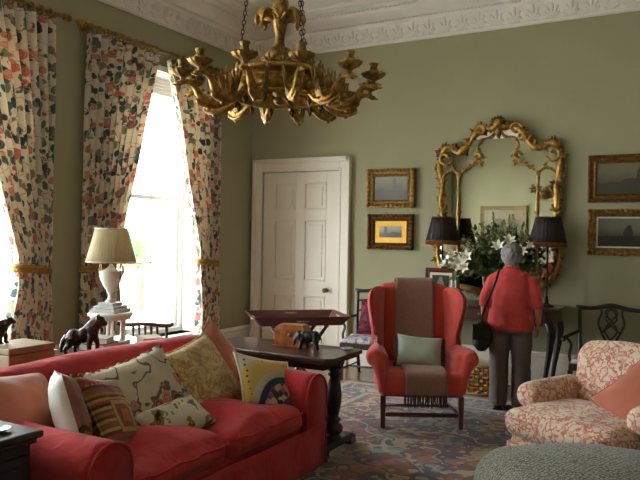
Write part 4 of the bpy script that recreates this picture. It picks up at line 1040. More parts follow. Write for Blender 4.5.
# ------------------------------------------------------------------ carved chairs against the back wall
def carved_chair(name, label, loc, rz, splat=True, group=None, seat='seatblue', arms=True, W=.62, D=.50, H=.98, wood_='vdark'):
    t = thing(name, label, 'chair', loc, rz, group); hw, hd = W / 2, D / 2      # front = -y
    MB().b2(-hw + .01, hw - .01, -hd, hd, .37, .435).build('seat_rail', wood_, t, False, .006)
    MB().soft((0, -.01, .452), (W - .05, D - .05, .06), .025, 8, (0, 0, .012)).build('seat', seat, t)
    for s in (-1, 1):
        MB().b2(s * (hw - .025) - .022, s * (hw - .025) + .022, -hd, -hd + .044, 0, .37).build('leg', wood_, t, False, .004)
        p = spline([(s * (hw - .05), hd + .07, 0), (s * (hw - .045), hd - .01, .38), (s * (hw - .03), hd + .02, .65), (s * (hw - .015), hd + .075, H - .01)], 5)
        MB().tube(p, lerps([.02, .024, .02, .018], len(p)), 8).build('back_post', wood_, t)
        MB().tube([(s * (hw - .03), -hd + .02, .13), (s * (hw - .04), hd + .02, .13)], .011, 6).build('stretcher', wood_, t)
        if arms:
            p = spline([(s * (hw - .02), hd + .03, .70), (s * (hw + .02), .1, .685), (s * (hw + .05), -.08, .675), (s * (hw + .065), -.13, .66), (s * (hw + .05), -.15, .645)], 5)
            ao = MB().tube(p, lerps([.016, .017, .02, .022, .014], len(p)), 8).build('arm', wood_, t)
            q = spline([(s * (hw + .045), -.10, .675), (s * (hw + .0), -.06, .60), (s * (hw + .01), -.10, .50), (s * (hw - .01), -.10, .40)], 5); MB().tube(q, .015, 8).build('arm_support', wood_, ao)
    MB().tube([(-hw + .04, 0, .13), (hw - .04, 0, .13)], .011, 6).build('stretcher', wood_, t)
    yb = hd + .072
    p = spline([(-hw - .02, yb + .01, H + .01), (-hw + .03, yb, H - .005), (-hw * .5, yb, H + .0), (0, yb, H + .03), (hw * .5, yb, H), (hw - .03, yb, H - .005), (hw + .02, yb + .01, H + .01)], 6)
    MB().tube(p, lerps([.012, .024, .022, .026, .022, .024, .012], len(p)), 8, .7).build('crest_rail', wood_, t)
    MB().tube([(-hw + .05, hd + .0, .50), (hw - .05, hd, .50)], .016, 8).build('lower_rail', wood_, t)
    if splat:
        yz = lambda z: hd + (yb - hd) * (z - .5) / (H - .5)
        for s in (-1, 1):
            o = [(s * .055, .50), (s * .045, .60), (s * .09, .70), (s * .125, .80), (s * .10, .90), (s * .11, H)]
            q = spline([(x, yz(z), z) for x, z in o], 5); MB().tube(q, .012, 6, .8).build('splat_band', wood_, t)
            for o in ([(s * .02, .50), (s * .015, .60), (-s * .06, .72), (s * .0, .82), (s * .06, .90), (s * .03, H)], [(s * .09, .70), (s * .02, .76), (-s * .05, .84), (-s * .03, .92), (s * .02, H)]):
                q = spline([(x, yz(z) - .002 * s, z) for x, z in o], 5); MB().tube(q, .009, 6, .8).build('splat_band', wood_, t)
    else:
        for z in (.62, .76, .88):
            yy = hd + (yb - hd) * (z - .5) / (H - .5); q = spline([(-hw + .04, yy, z), (0, yy, z + .02), (hw - .04, yy, z)], 6); MB().tube(q, .013, 6, .6).build('ladder_rail', wood_, t)
    return t
carved_chair('carved_armchair', 'dark carved armchair with pierced splat against the wall at right', (-.88, 7.40, 0), R(0), True, 'carved chairs along the back wall', W=.66, D=.52, H=.95)
carved_chair('carved_armchair', 'dark open armchair with patterned seat standing beside the door', (-3.42, 7.30, 0), R(6), False, 'carved chairs along the back wall', W=.62, D=.50, H=1.0)
cushion('carpet_cushion', 'burgundy carpet cushion on the chair beside the door', 'burg', (.42, .40), (-3.42, 7.42, .685), (R(-14), R(4), R(6)), .13, seed=12, group='chair cushions', piping='burg')

# ------------------------------------------------------------------ wing armchair
def wing_chair():
    th_ = R(29); t = thing('wing_armchair', 'coral red wing armchair on wooden legs in the middle of the rug', 'armchair', (-2.30, 5.90, .012), th_)
    MB().soft((0, -.02, .375), (.72, .72, .21), .045, 14, (.005, .012, .012), .005, 5).build('seat', 'redwing', t)
    def tp(o, q): o.y += .14 * (q.z + 1) / 2; o.z -= .03 * (q.z + 1) / 2; o.z += .035 * (1 - q.x ** 2) * max(0, q.z); return o
    MB().soft((0, .27, .805), (.68, .13, .82), .055, 16, (0, .035, .0), .005, 5, taper=tp).build('backrest', 'redwing', t)
    for s in (-1, 1):
        # wing: thick curved panel, outline in (y, z), bowed outwards towards its front edge
        ol = spline([(.40, 1.14, 0), (.30, 1.175, 0), (.16, 1.165, 0), (.065, 1.11, 0), (.03, 1.02, 0), (.055, .87, 0), (.085, .74, 0), (.06, .65, 0), (.10, .55, 0), (.30, .50, 0)], 4)
        C0 = (.30, .90)
        def pt(u, v, off):
            i = u * (len(ol) - 1); k = min(int(i), len(ol) - 2); p = ol[k].lerp(ol[k + 1], i - k)
            y = C0[0] + .08 + (p.x - C0[0] - .08) * v; z = (C0[1] + (p.y - C0[1]) * (.25 + .75 * v))
            f = max(0, .34 - y); xo = .322 + .12 * f + .40 * f * max(0, z - .70) + .30 * f * f + (.04 if v > .9 else 0) * 0
            round_ = math.sqrt(max(0, 1 - max(0, (v - .8) / .2) ** 2))
            return (s * (xo + off * (.25 + .75 * round_)), y, z)
        wm = MB()
        wm.grid(lambda u, v: pt(u, v, -.05), 36, 10); wm.grid(lambda u, v: pt(u, v, .05), 36, 10)
        g = lambda u, v: pt(u, 1, -.0125 + .025 * v)
        wm.grid(g, 36, 2)
        wm.build('wing', 'redwing', t, weld=.002)
        # arm: upright panel with outward rolled top that sweeps round at the front
        am = MB().soft((s * .335, -.05, .46), (.09, .56, .36), .04, 10, (.01, .01, 0), .004, 5)
        p = spline([(s * .36, .22, .59), (s * .375, .05, .605), (s * .395, -.14, .61), (s * .412, -.27, .605), (s * .416, -.335, .595)], 6); am.tube(p, lerps([.05, .062, .07, .076, .07], len(p)), 14)
        am.ell((s * .416, -.335, .595), (.07, .03, .07), 14, 8)
        p = spline([(s * .395, -.325, .59), (s * .372, -.335, .51), (s * .35, -.345, .42), (s * .335, -.345, .31)], 5); am.tube(p, lerps([.062, .052, .045, .042], len(p)), 12)
        am.build('arm', 'redwing', t, remesh=.012, sm=4)
        MB().prism([(s * .335 - .024, 0.28), (s * .335 + .024, .28), (s * .335 + .018, 0), (s * .335 - .018, 0)], -.36, -.318, 'xz').build('leg', 'mahog', t, False, .003)
        MB().tube([(s * .27, .29, .30), (s * .275, .34, .12), (s * .285, .40, 0)], [.024, .02, .017], 6).build('leg', 'mahog', t)
        MB().tube([(s * .325, -.33, .115), (s * .28, .34, .115)], .014, 6).build('stretcher', 'mahog', t)
    MB().tube([(-.31, .0, .115), (.31, .0, .115)], .014, 6).build('stretcher', 'mahog', t); MB().b2(-.31, .31, -.352, -.33, .10, .135).build('stretcher', 'mahog', t, False, .003)
    return t, th_
wing, wth = wing_chair()
def wl_(p):
    c, s = cos(wth), sin(wth); return (-2.30 + p[0] * c - p[1] * s, 5.90 + p[0] * s + p[1] * c, p[2] + .012)
# throw: over the back, down the seat, fringe hanging in front
tw = thing('throw', 'brown wool throw with dark fringe draped down the wing armchair', 'throw', (-2.30, 5.90, .012), wth)
path = spline([(.49, .95), (.50, 1.15), (.46, 1.235), (.40, 1.25), (.335, 1.21), (.29, 1.10), (.225, .85), (.165, .62), (.12, .515), (.0, .505), (-.2, .51), (-.34, .50), (-.405, .465), (-.41, .38), (-.41, .30)], 6)
def tf(u, v):
    i = v * (len(path) - 1); k = min(int(i), len(path) - 2); p = path[k].lerp(path[k + 1], i - k)
    x = (u - .5) * .36 + .012 * sin(v * 9); e = .006 * noise.noise(Vector((u * 5, v * 14, 2)))
    return (x - .01 + .03 * v, p.x + e, p.y + e)
MB().grid(tf, 16, 84).build('cloth', 'throw', tw, solid=.010)
fr = MB(); rr = random.Random(9)
for k in range(44):
    x = .02 - .18 + .36 * k / 43; fr.tube([(x, -.41, .305), (x + rr.uniform(-.006, .006), -.412, .25), (x + rr.uniform(-.012, .012), -.41, .19)], [.004, .0045, .002], 5)
tag(fr.build('fringe', 'fringe', tw), kind='stuff')
def fringe_sides(t):
    r = random.Random(3)
    for s in (-1, 1):
        m = MB()
        for k in range(26):
            z = -.145 + .29 * k / 25; m.tube([(s * .20, 0, z), (s * (.225 + r.uniform(0, .012)), r.uniform(-.01, .01), z - .008)], .004, 5)
        m.build('side_fringe', 'fringe', t)
wc = wl_((.01, -.05, .61))
cushion('velvet_cushion', 'sage green velvet cushion with side fringe on the wing armchair', 'sage', (.42, .31), wc, (R(-28), R(5), wth), .14, seed=14, group='chair cushions', extra=fringe_sides)

# ------------------------------------------------------------------ console table on the back wall
cn = thing('console_table', 'dark mahogany console table on cabriole legs under the mirror', 'table', (-2.14, 7.55, 0))
CTZ = .95
MB().b2(-.80, .80, -.29, .29, CTZ - .03, CTZ).build('top', 'darkwood', cn, False, .01); MB().b2(-.75, .75, -.25, .27, CTZ - .17, CTZ - .03).build('frieze', 'darkwood', cn, False, .005)
for x in (-.48, 0, .48):
    d = MB().b2(x - .21, x + .21, -.262, -.25, CTZ - .155, CTZ - .045).build('drawer', 'darkwood', cn, False, .005); MB().lathe([(.005, 0), (.005, .01), (.014, .018), (.01, .026), (.003, .028)], 10, m=Matrix.Translation((x, -.262, CTZ - .10)) @ Matrix.Rotation(R(90), 4, 'X')).build('knob', 'brass', d)
bm = MB()
for k in range(64): bm.ell((-.745 + 1.49 * k / 63, -.252, CTZ - .18), (.010, .010, .010), 7, 5)
tag(bm.build('beading', 'darkwood', cn), kind='stuff')
for sx in (-1, 1):
    for (y, sy) in ((-.23, -1), (.22, 1)):
        p = spline([(sx * .70, y, CTZ - .15), (sx * .735, y + sy * .012, CTZ - .24), (sx * .725, y, CTZ - .42), (sx * .69, y - sy * .01, .28), (sx * .675, y - sy * .01, .10), (sx * .70, y + sy * .01, .03)], 6)
        MB().tube(p, lerps([.04, .05, .034, .024, .019, .024], len(p)), 10).ell((sx * .71, y + sy * .012, .018), (.036, .036, .018), 10, 6).build('leg', 'vdark', cn)

def shaded_lamp(label, loc, h, base):
    t = thing('console_lamp', label, 'lamp', loc, 0, 'dark shaded lamps on the console')
    base(t)
    MB().lathe([(.008, .1), (.011, .3), (.009, h + .04)], 10).build('pole', 'bronze', t)
    so = shade(.19, .125, h - .05, h + .225, 26, .018).build('shade', 'shadeblk', t, weld=.0005, solid=.003)
    m = MB(); 
    for k in range(110):
        a = 2 * PI * k / 110; m.tube([(.191 * cos(a), .191 * sin(a), h - .045), (.193 * cos(a), .193 * sin(a), h - .09)], .004, 4)
    tag(m.build('shade_fringe', 'shadefr', so), kind='stuff')
    for (r, z) in ((.194, h - .045), (.128, h + .223)): MB().tube([(r * cos(a), r * sin(a), z) for a in [2 * PI * k / 40 for k in range(40)]], .006, 6, closed=True).build('shade_braid', 'shadefr', so)
    for k in range(3):
        a = 2 * PI * k / 3; MB().tube([(0, 0, h + .03), (.125 * cos(a), .125 * sin(a), h + .20)], .003, 5).build('shade_support', 'bronze', t)
def urn_base(t): MB().lathe([(.07, 0), (.075, .01), (.03, .03), (.022, .06), (.06, .12), (.075, .2), (.05, .27), (.02, .3), (.016, .34)], 20).build('base', 'bronze', t)
def disc_base(t): MB().lathe([(.075, 0), (.078, .012), (.05, .02), (.02, .035), (.013, .11)], 20).build('base', 'bronze', t)
shaded_lamp('dark fringed lamp behind the framed photo at the left of the mirror', (-2.66, 7.55, CTZ), .72, urn_base)
shaded_lamp('dark fringed lamp on a thin pole at the right end of the console', (-1.50, 7.55, CTZ), .72, disc_base)
pt_ = thing('cream_pot', 'small cream ceramic pot beside the thin pole lamp', 'pot', (-1.54, 7.36, CTZ)); MB().lathe([(.035, 0), (.042, .01), (.045, .09), (.048, .1), (.043, .1), (.038, .02), (.004, .015)], 20).build('pot', 'ceramic', pt_)

# framed photograph on the console
def frame(t, w_, h_, fw_, dp, mat, ornate=False, inner=None, y=0):
    """picture frame in local xz around (0,0,h/2..); four mitred moulded bars"""
    prof = [(0, 0), (0, dp), (fw_ * .18, dp * 1.05), (fw_ * .35, dp * .75), (fw_ * .6, dp * .6), (fw_ * .8, dp * .75), (fw_, dp * .5), (fw_, 0)]
    L = [((-1, -1), (1, -1)), ((1, -1), (1, 1)), ((1, 1), (-1, 1)), ((-1, 1), (-1, -1))]; n = len(prof)
    for (p, q) in L:
        vs = []
        for c in (p, q):
            for (d, e) in prof: vs.append((c[0] * (w_ / 2 - d), y - e, c[1] * (h_ / 2 - d)))
        fs = [(i, (i + 1) % n, n + (i + 1) % n, n + i) for i in range(n)] + [tuple(range(n - 1, -1, -1)), tuple(range(n, 2 * n))]
        m = MB().add(vs, fs)
        if ornate:
            a, b = Vector((p[0] * (w_ / 2 - fw_ * .25), 0, p[1] * (h_ / 2 - fw_ * .25))), Vector((q[0] * (w_ / 2 - fw_ * .25), 0, q[1] * (h_ / 2 - fw_ * .25))); k = int((b - a).length / (fw_ * .55))
            for i in range(k + 1):
                c = a.lerp(b, i / k); big = 1.35 if i in (0, k) or abs(i - k / 2) < .6 else 1
                m.ell((c.x, y - dp * .95, c.z), (fw_ * .24 * big, dp * .28, fw_ * .24 * big), 7, 4)
        m.build('frame_bar', mat, t, False)
def picture(name, label, X, z0, z1, x1, fw_, dp, mat, canvas, mountc=None, mount=0, ornate=True, group='pictures on the back wall', Y=BY, rz=0):
    w_, h_ = x1 - X, z1 - z0; t = thing(name, label, 'picture', ((X + x1) / 2, Y - .004, (z0 + z1) / 2), rz, group)
    frame(t, w_, h_, fw_, dp, mat, ornate)
    MB().b2(-w_ / 2 + fw_ * .3, w_ / 2 - fw_ * .3, -.012, 0, -h_ / 2 + fw_ * .3, h_ / 2 - fw_ * .3).build('backboard', 'darkwood', t, False)
    iw, ih = w_ / 2 - fw_ * .9, h_ / 2 - fw_ * .9
    if mount:
        MB().b2(-iw, iw, -.018, -.012, -ih, ih).build('mount', mountc, t, False); iw -= mount; ih -= mount
        for (a, b, c, d) in ((-iw, iw, ih - .004, ih + .006), (-iw, iw, -ih - .006, -ih + .004), (-iw - .006, -iw + .004, -ih, ih), (iw - .004, iw + .006, -ih, ih)): pass
    MB().b2(-iw, iw, -.022, -.012, -ih, ih).build('painting', canvas, t, False)
    return t
P1 = painting('harbour_painting', C(150, 146, 128), C(112, 110, 98), C(84, 84, 80), .45, [(.05, .03, .03, .10), (.10, .0, .05, .05), (-.12, -.03, .04, .04), (.0, -.06, .16, .02)], C(92, 90, 82), .18)
P2 = painting('landscape_engraving', C(170, 162, 140), C(110, 106, 92), C(58, 58, 50), .45, [(-.07, .03, .02, .07), (.05, -.03, .06, .03)], C(40, 40, 36), .09)
P3 = painting('dim_seascape', C(112, 108, 86), C(86, 80, 62), C(58, 56, 46), .42, [(.10, .02, .02, .09), (.06, -.02, .12, .02)], C(44, 40, 32), .17)
P4 = painting('seated_figure_painting', C(112, 112, 96), C(76, 76, 64), C(34, 32, 28), .38, [(.04, -.01, .045, .08), (.05, .06, .022, .022), (-.02, -.07, .12, .04)], C(20, 18, 17), .13)
P5 = painting('pale_landscape', C(150, 138, 112), C(118, 106, 84), C(96, 92, 74), .45, [(.1, .05, .12, .1)], C(84, 82, 66), .4)
M['giltmount'] = plain('gilt_mount', C(206, 160, 72), .4, .6, var=.15, scale=5)
picture('gilt_framed_picture', 'gilt framed harbour painting, upper one between door and mirror', -3.775, 2.02, 2.50, -3.14, .095, .06, 'gold2', P1)
picture('dark_framed_picture', 'small landscape with bright gold mount in dark frame, between door and mirror', -3.755, 1.50, 1.94, -3.155, .085, .06, 'golddark', P2, 'giltmount', .075)
picture('dark_framed_picture', 'dark framed seascape with ship, upper picture right of the mirror', -1.155, 2.06, 2.565, -.36, .09, .05, 'golddark', P3, ornate=False)
picture('gilt_framed_picture', 'gilt framed painting of a seated figure, lower picture right of the mirror', -1.145, 1.50, 1.99, -.43, .08, .06, 'gold2', P4, 'cream', .025)
picture('pale_framed_picture', 'pale framed landscape on the far wall, seen reflected in the mirror', -4.85, 1.55, 2.45, -3.75, .09, .05, 'tan_wood', P5, ornate=False, group='pictures on the front wall', Y=FY, rz=R(180))

ph = thing('photo_frame', 'dark framed portrait photograph standing on the console', 'photo frame', (-2.60, 7.33, CTZ + .182), 0); ph.scale = (1.05, 1, 1.05); ph.rotation_euler = (R(-10), 0, R(8))
frame(ph, .33, .36, .05, .022, 'mahog'); PP = painting('portrait_photo', C(48, 50, 46), C(60, 60, 54), C(40, 40, 38), .3, [(0, .0, .04, .06), (0, .06, .02, .025)], C(150, 140, 120), .12)
MB().b2(-.13, .13, -.012, 0, -.145, .145).build('mount', 'cream', ph, False); MB().b2(-.09, .09, -.015, -.008, -.105, .105).build('photograph', PP, ph, False); MB().b2(-.15, .15, 0, .008, -.165, .165).build('back', 'vdark', ph, False)
MB().add([(-.03, .008, .1), (.03, .008, .1), (.03, .012, .1), (-.03, .012, .1), (-.03, .11, -.168), (.03, .11, -.168), (.03, .115, -.168), (-.03, .115, -.168)], [(0, 1, 5, 4), (2, 3, 7, 6), (1, 2, 6, 5), (3, 0, 4, 7), (4, 5, 6, 7), (3, 2, 1, 0)]).build('strut', 'vdark', ph, False)

# ------------------------------------------------------------------ great mirror
def mirror():
    t = thing('rococo_mirror', 'large gilt carved rococo mirror above the console', 'mirror', (-2.125, BY - .055, 0))
    half = [(0, 2.945), (.08, 2.92), (.18, 2.915), (.27, 2.86), (.325, 2.765), (.40, 2.69), (.49, 2.665), (.58, 2.72), (.655, 2.68), (.69, 2.56), (.68, 2.42), (.645, 2.28), (.665, 2.10), (.65, 1.92), (.67, 1.72), (.70, 1.55), (.68, 1.38), (.60, 1.22), (.46, 1.12), (.25, 1.06), (0, 1.04)]
    sp = spline([(a, 0, b) for a, b in half], 5)
    loop = [(p.x, 0, p.z) for p in sp] + [(-p.x, 0, p.z) for p in reversed(sp[1:-1])]
    gl = MB().prism([(p[0] * .985, 2.0 + (p[2] - 2.0) * .99) for p in loop], .0, .012); gl.build('glass', 'mirror', t, False)
    MB().prism([(p[0] * 1.0, 2.0 + (p[2] - 2.0) * 1.0) for p in loop], .014, .045).build('backboard', 'darkwood', t, False)
    for s in (1, -1):
        pth = [(s * p.x, -.012, p.z) for p in sp]
        MB().tube(pth, [.030 + .010 * sin(i * .55) for i in range(len(pth))], 9).build('frame_moulding', 'gold', t)
        # inner glazing moulding and its S-scroll up to the crest
        ip = spline([(s * .44, -.015, 1.13), (s * .45, -.015, 1.6), (s * .45, -.015, 2.1), (s * .452, -.015, 2.36), (s * .41, -.015, 2.43), (s * .31, -.015, 2.49), (s * .225, -.015, 2.565), (s * .21, -.015, 2.63), (s * .235, -.015, 2.72), (s * .18, -.015, 2.80), (s * .08, -.015, 2.82), (s * .03, -.015, 2.88)], 5)
        MB().tube(ip, [.015 + .005 * sin(i * .9) for i in range(len(ip))], 7).build('inner_moulding', 'gold2', t)
        # link between inner and outer moulding
        MB().tube(spline([(s * .45, -.015, 2.40), (s * .53, -.015, 2.45), (s * .61, -.015, 2.42), (s * .66, -.015, 2.34)], 5), .016, 7).build('scroll', 'gold2', t)
        for (cx_, cz_, r_, a0, a1) in ((.62, 2.60, .085, 200, 520), (.20, 2.90, .07, 0, 330), (.40, 2.75, .06, 90, 400), (.70, 1.62, .06, 180, 480), (.55, 1.24, .07, 150, 460), (.655, 2.02, .05, 150, 450), (.22, 2.60, .05, 0, 300)):
            n = 18; q = [(s * (cx_ + r_ * (1 - .65 * k / n) * cos(R(a0 + (a1 - a0) * k / n))), -.03, cz_ + r_ * (1 - .65 * k / n) * sin(R(a0 + (a1 - a0) * k / n))) for k in range(n + 1)]
            MB().tube(q, lerps([.012, .022, .016, .02], n + 1), 7).build('scroll', 'gold', t)
    lm = MB()
    lm.ell((0, 0, .045), (.022, .018, .05), 7, 5)
    for s in (-1, 1): lm.ell((s * .02, -.006, .03), (.014, .014, .036), 6, 5, Matrix.Rotation(R(s * 38), 3, 'Y'))
    lm.ell((0, -.012, .095), (.011, .018, .012), 6, 4); me = lm.mesh('acanthus_leaf'); me.materials.append(M['gold']); me2 = lm.mesh('acanthus_leaf'); me2.materials.append(M['golddark'])
    r = random.Random(11); L = len(loop)
    for k in range(0, L, 1):
        p = Vector(loop[k]); a = Vector(loop[(k + 2) % L]) - Vector(loop[k - 2]); nrm = Vector((a.z, 0, -a.x)).normalized()
        if nrm.dot(p - Vector((0, 0, 2.0))) < 0: nrm = -nrm
        ang = math.atan2(nrm.x, nrm.z) + r.uniform(-1.1, 1.1) + (PI if k % 4 == 3 else 0); sc = r.uniform(.4, .85)
        inst(me if r.random() < .55 else me2, 'acanthus_leaf', t, (p.x + nrm.x * .006, -.02, p.z + nrm.z * .006), (0, ang, 0), sc)
    for s in (-1, 1):
        for (x, z, a, sc) in ((.21, 2.56, 200, .8), (.24, 2.55, 140, .7), (.20, 2.60, 260, .6), (.30, 2.49, 40, .45), (.38, 2.45, 30, .45), (.45, 2.2, 60, .4), (.45, 1.95, -60, .4), (.45, 2.36, 0, .6), (.52, 2.45, 20, .6), (.66, 2.36, 90, .8)):
            inst(me, 'acanthus_leaf', t, (s * x, -.025, z), (0, R(a * s), 0), sc)
    # crest: shell with fan of lobes
    for k in range(7):
        a = R(-66 + 22 * k); MB().ell((.06 * sin(a), -.03, 2.955 + .06 * cos(a)), (.02, .03, .048), 7, 5, Matrix.Rotation(a, 3, 'Y')).build('crest_lobe', 'golddark', t)
    MB().ell((0, -.04, 2.965), (.05, .04, .06), 12, 8).build('crest_boss', 'gold', t); MB().tube([(0, -.04, 2.93), (0, -.04, 2.86), (0, -.035, 2.80)], [.035, .03, .004], 8).build('crest_drop', 'gold2', t)
mirror()

# ------------------------------------------------------------------ flowers on the console
def flowers():
    t = thing('flower_arrangement', 'big vase of white lilies and green foliage on the console', 'flowers', (-2.06, 7.48, CTZ)); r = random.Random(21)
    MB().lathe([(.07, 0), (.075, .01), (.05, .03), (.045, .06), (.09, .14), (.10, .2), (.075, .26), (.07, .29), (.085, .31), (.075, .305), (.06, .27), (.004, .25)], 24).build('vase', M['vaseglass'], t)
    def leafblade(m, base, d, l, wd, up):
        d = d.normalized(); side_ = d.cross(Vector((0, 0, 1))); side_ = side_.normalized() if side_.length > .05 else Vector((1, 0, 0)); n = side_.cross(d)
        vs = []
        for (f, w_) in ((0, .1), (.3, .8), (.6, 1), (.85, .55), (1, .02)):
            c = base + d * l * f + n * (-.25 * l * f * f + up * f); vs += [c - side_ * wd * w_, c + side_ * wd * w_]
        m.add(vs, [(2 * i, 2 * i + 1, 2 * i + 3, 2 * i + 2) for i in range(4)])
    dense = [MB(), MB(), MB()]
    for k in range(105):
        a = r.uniform(0, 2 * PI); e = r.uniform(-.25, 1.25); rr_ = r.uniform(.28, .66) * (1 - .18 * e)
        dx = cos(a) * cos(e) * 1.12; dy = sin(a) * cos(e) * .40; dz = sin(e) * 1.05
        lx = .36 if .36 + dz * rr_ > .5 else .54; tip = Vector((max(-lx, min(lx, dx * rr_)), max(-.24, min(.24, dy * rr_)), .36 + dz * rr_)); st = [Vector((0, 0, .25)), Vector((dx * rr_ * .35, dy * rr_ * .3, .40 + dz * rr_ * .4)), tip]
        m = dense[0 if r.random() < .62 else 1]; sp = spline(st, 5); m.tube(sp, .004, 4)
        for p in sp[2:]:
            for q in range(4):
                v = Vector((r.uniform(-1, 1), r.uniform(-1, 1), r.uniform(-.3, .9))); l = r.uniform(.05, .11); leafblade(m, p, v, l, l * .2, 0)
    tag(dense[0].build('dark_foliage', 'leaf', t), kind='stuff'); tag(dense[1].build('pale_foliage', 'leaflt', t), kind='stuff')
    # trumpet lilies
    pm = MB()
    for k in range(6):
        a = 2 * PI * k / 6
        def fn(u, v):
            rad = .012 + .075 * v ** 1.6; z = .11 * v - .06 * max(0, v - .65) ** 1.3 * 2; s = (2 * u - 1) * .024 * sin(PI * min(1, .15 + .83 * v)); c_, s_ = cos(a), sin(a)
            return (rad * c_ - s * s_, rad * s_ + s * c_, z)
        pm.grid(fn, 3, 7)
    lme = pm.mesh('lily'); lme.materials.append(M['petal']); sm_ = MB().tube([(0, 0, .01), (.004, 0, .10)], .004, 5).ell((.004, 0, .105), (.007, .007, .01), 6, 4).mesh('stamen'); sm_.materials.append(M['petalc'])
    for (x, y, z, az, el, s) in ((-.40, -.22, .50, -70, 40, .75), (-.30, -.25, .44, -80, 70, .9), (-.20, -.26, .50, -95, 75, .95), (-.22, -.25, .40, -100, 85, .85), (-.46, -.16, .40, -140, 60, .8), (-.36, -.22, .38, -60, 60, .9), (.12, -.22, .60, -90, 50, .9), (.22, -.2, .66, -70, 45, .9), (.33, -.2, .56, -50, 55, .85), (.4, -.14, .62, -30, 50, .7)):
        o = inst(lme, 'lily', t, (x, y, z), (0, R(el), R(az)), s); inst(sm_, 'stamen', o, (0, 0, 0))
    # tall spikes of small florets
    for (x, y, z, h) in ((-.01, .02, .66, .34), (.20, .04, .66, .32), (-.12, .0, .6, .26), (.30, .0, .58, .26), (.08, .03, .6, .28), (-.28, .02, .5, .22)):
        m = MB()
        for k in range(26):
            f = k / 26; a = k * 2.4; rd = .030 * (1 - .75 * f); m.ell((x + rd * cos(a), y + rd * sin(a), z + h * f), (.013 - .006 * f, .013 - .006 * f, .014 - .006 * f), 6, 4)
        m.build('flower_spike', 'leaflt' if x > -.2 else 'petalc', t); MB().tube([(x * .3, y, .3), (x * .8, y, z - .1), (x, y, z + h)], .004, 5).build('stem', 'leaf', t)
M['vaseglass'] = plain('grey_stoneware', C(96, 100, 96), .3, var=.2)
flowers()
gv = thing('glass_vase', 'tall slim green glass vase beside the framed photograph', 'vase', (-2.40, 7.30, CTZ)); M['greenglass'] = plain('green_glass', C(92, 104, 70), .12, var=.2, coat=.5)
MB().lathe([(.028, 0), (.032, .01), (.03, .2), (.036, .32), (.032, .32), (.026, .2), (.004, .02)], 18).build('vessel', 'greenglass', gv)

# ------------------------------------------------------------------ wicker basket on the floor in front of the console
bk = thing('wicker_basket', 'square woven wicker basket on the floor under the console', 'basket', (-2.10, 7.33, 0), R(4))
bw, bd, bh = .44, .30, .30
MB().b2(-bw / 2 + .012, bw / 2 - .012, -bd / 2 + .012, bd / 2 - .012, 0, .02).build('bottom', 'wicker', bk, False)
strip_m = {}
def weave(p, q, n):
    """one basket side: interlaced vertical stakes and horizontal weavers"""
    P_, Q_ = Vector((*p, 0)), Vector((*q, 0)); d = Q_ - P_; L = d.length; d.normalize(); nv = Vector((n[0], n[1], 0)); ns = int(L / .048)
    m = MB(); w_ = MB()
    for i in range(ns + 1):
        c = P_ + d * (L * i / ns); m.tube([c + Vector((0, 0, .005)), c + Vector((0, 0, bh))], .008, 6)
    rows = 7
    for j in range(rows):
        z = .03 + (bh - .06) * j / (rows - 1); pts = []
        for i in range(ns * 4 + 1):
            f = i / 4; s = cos(PI * (f + j)) * .011; pts.append(P_ + d * (L * f / ns) + nv * s + Vector((0, 0, z)))
        w_.tube(pts, .016, 6, .45)
    so = m.build('stakes', 'wicker', bk); w_.build('weavers', 'wicker', so)
x_, y_ = bw / 2, bd / 2
for (p, q, n) in (((-x_, -y_), (x_, -y_), (0, -1)), ((x_, -y_), (x_, y_), (1, 0)), ((x_, y_), (-x_, y_), (0, 1)), ((-x_, y_), (-x_, -y_), (-1, 0))): weave(p, q, n)
MB().tube([(-x_, -y_, bh), (x_, -y_, bh), (x_, y_, bh), (-x_, y_, bh)], .017, 8, closed=True).build('rim', 'wicker', bk)
MB().tube([(-x_, -y_, .012), (x_, -y_, .012), (x_, y_, .012), (-x_, y_, .012)], .016, 8, closed=True).build('foot_rim', 'tan_wood', bk)
nm = thing('newspaper', 'folded white newspaper sticking out of the wicker basket', 'newspaper', (-2.06, 7.30, .20)); nm.rotation_euler = (R(25), R(12), R(10))
for k in range(4): MB().soft((.004 * k, .006 * k, .06 + .004 * k), (.26 - .01 * k, .006, .19), .002, 4, nz=.004, ns=9, seed=k).build('sheet', 'cream', nm)

# ------------------------------------------------------------------ floral armchair and tweed pouf at the right
fa = thing('floral_armchair', 'cream and faded red floral armchair at the right edge', 'armchair', (-.67, 5.06, .012), R(-25))
MB().soft((0, .02, .20), (.86, .78, .26), .05, 14, (.0, .01, 0), .008, 5).build('base', 'toile', fa)
def fsk(u, v):
    P_ = .80 * 2 + .86; s = u * P_; z = .02 + .20 * (1 - v); f = .008 * sin(s * 23) * v
    if s < .80: return (-.432 - f, .40 - s, z)
    s -= .80
    if s < .86: return (-.43 + s, -.385 - f, z)
    return (.432 + f, -.38 + (s - .86), z)
MB().grid(fsk, 110, 4).build('skirt', 'toile', fa, solid=.008)
def tpc(o, q): o.z += .02 * q.z * (1 - q.x ** 2); return o
sc2 = MB().soft((0, -.10, .375), (.84, .74, .17), .075, 14, (.01, .02, .03), .014, 5, taper=tpc, seed=3).build('seat_cushion', 'toile', fa, sub=1)
MB().tube([(-.38 + .76 * k / 16, -.475 + .004 * sin(k * 2), .42) for k in range(17)], .007, 6).build('piping', 'toile', sc2)
for s in (-1, 1):
    am = MB().soft((s * .40, .10, .40), (.13, .56, .36), .05, 10, (.01, 0, 0), .006, 6); am.tube([(s * .415, .36, .535), (s * .42, .1, .53), (s * .425, -.12, .52), (s * .425, -.185, .515)], [.085, .09, .095, .09], 16); am.ell((s * .425, -.185, .515), (.09, .035, .09), 14, 8)
    am.build('arm', 'toile', fa, remesh=.014, sm=4)
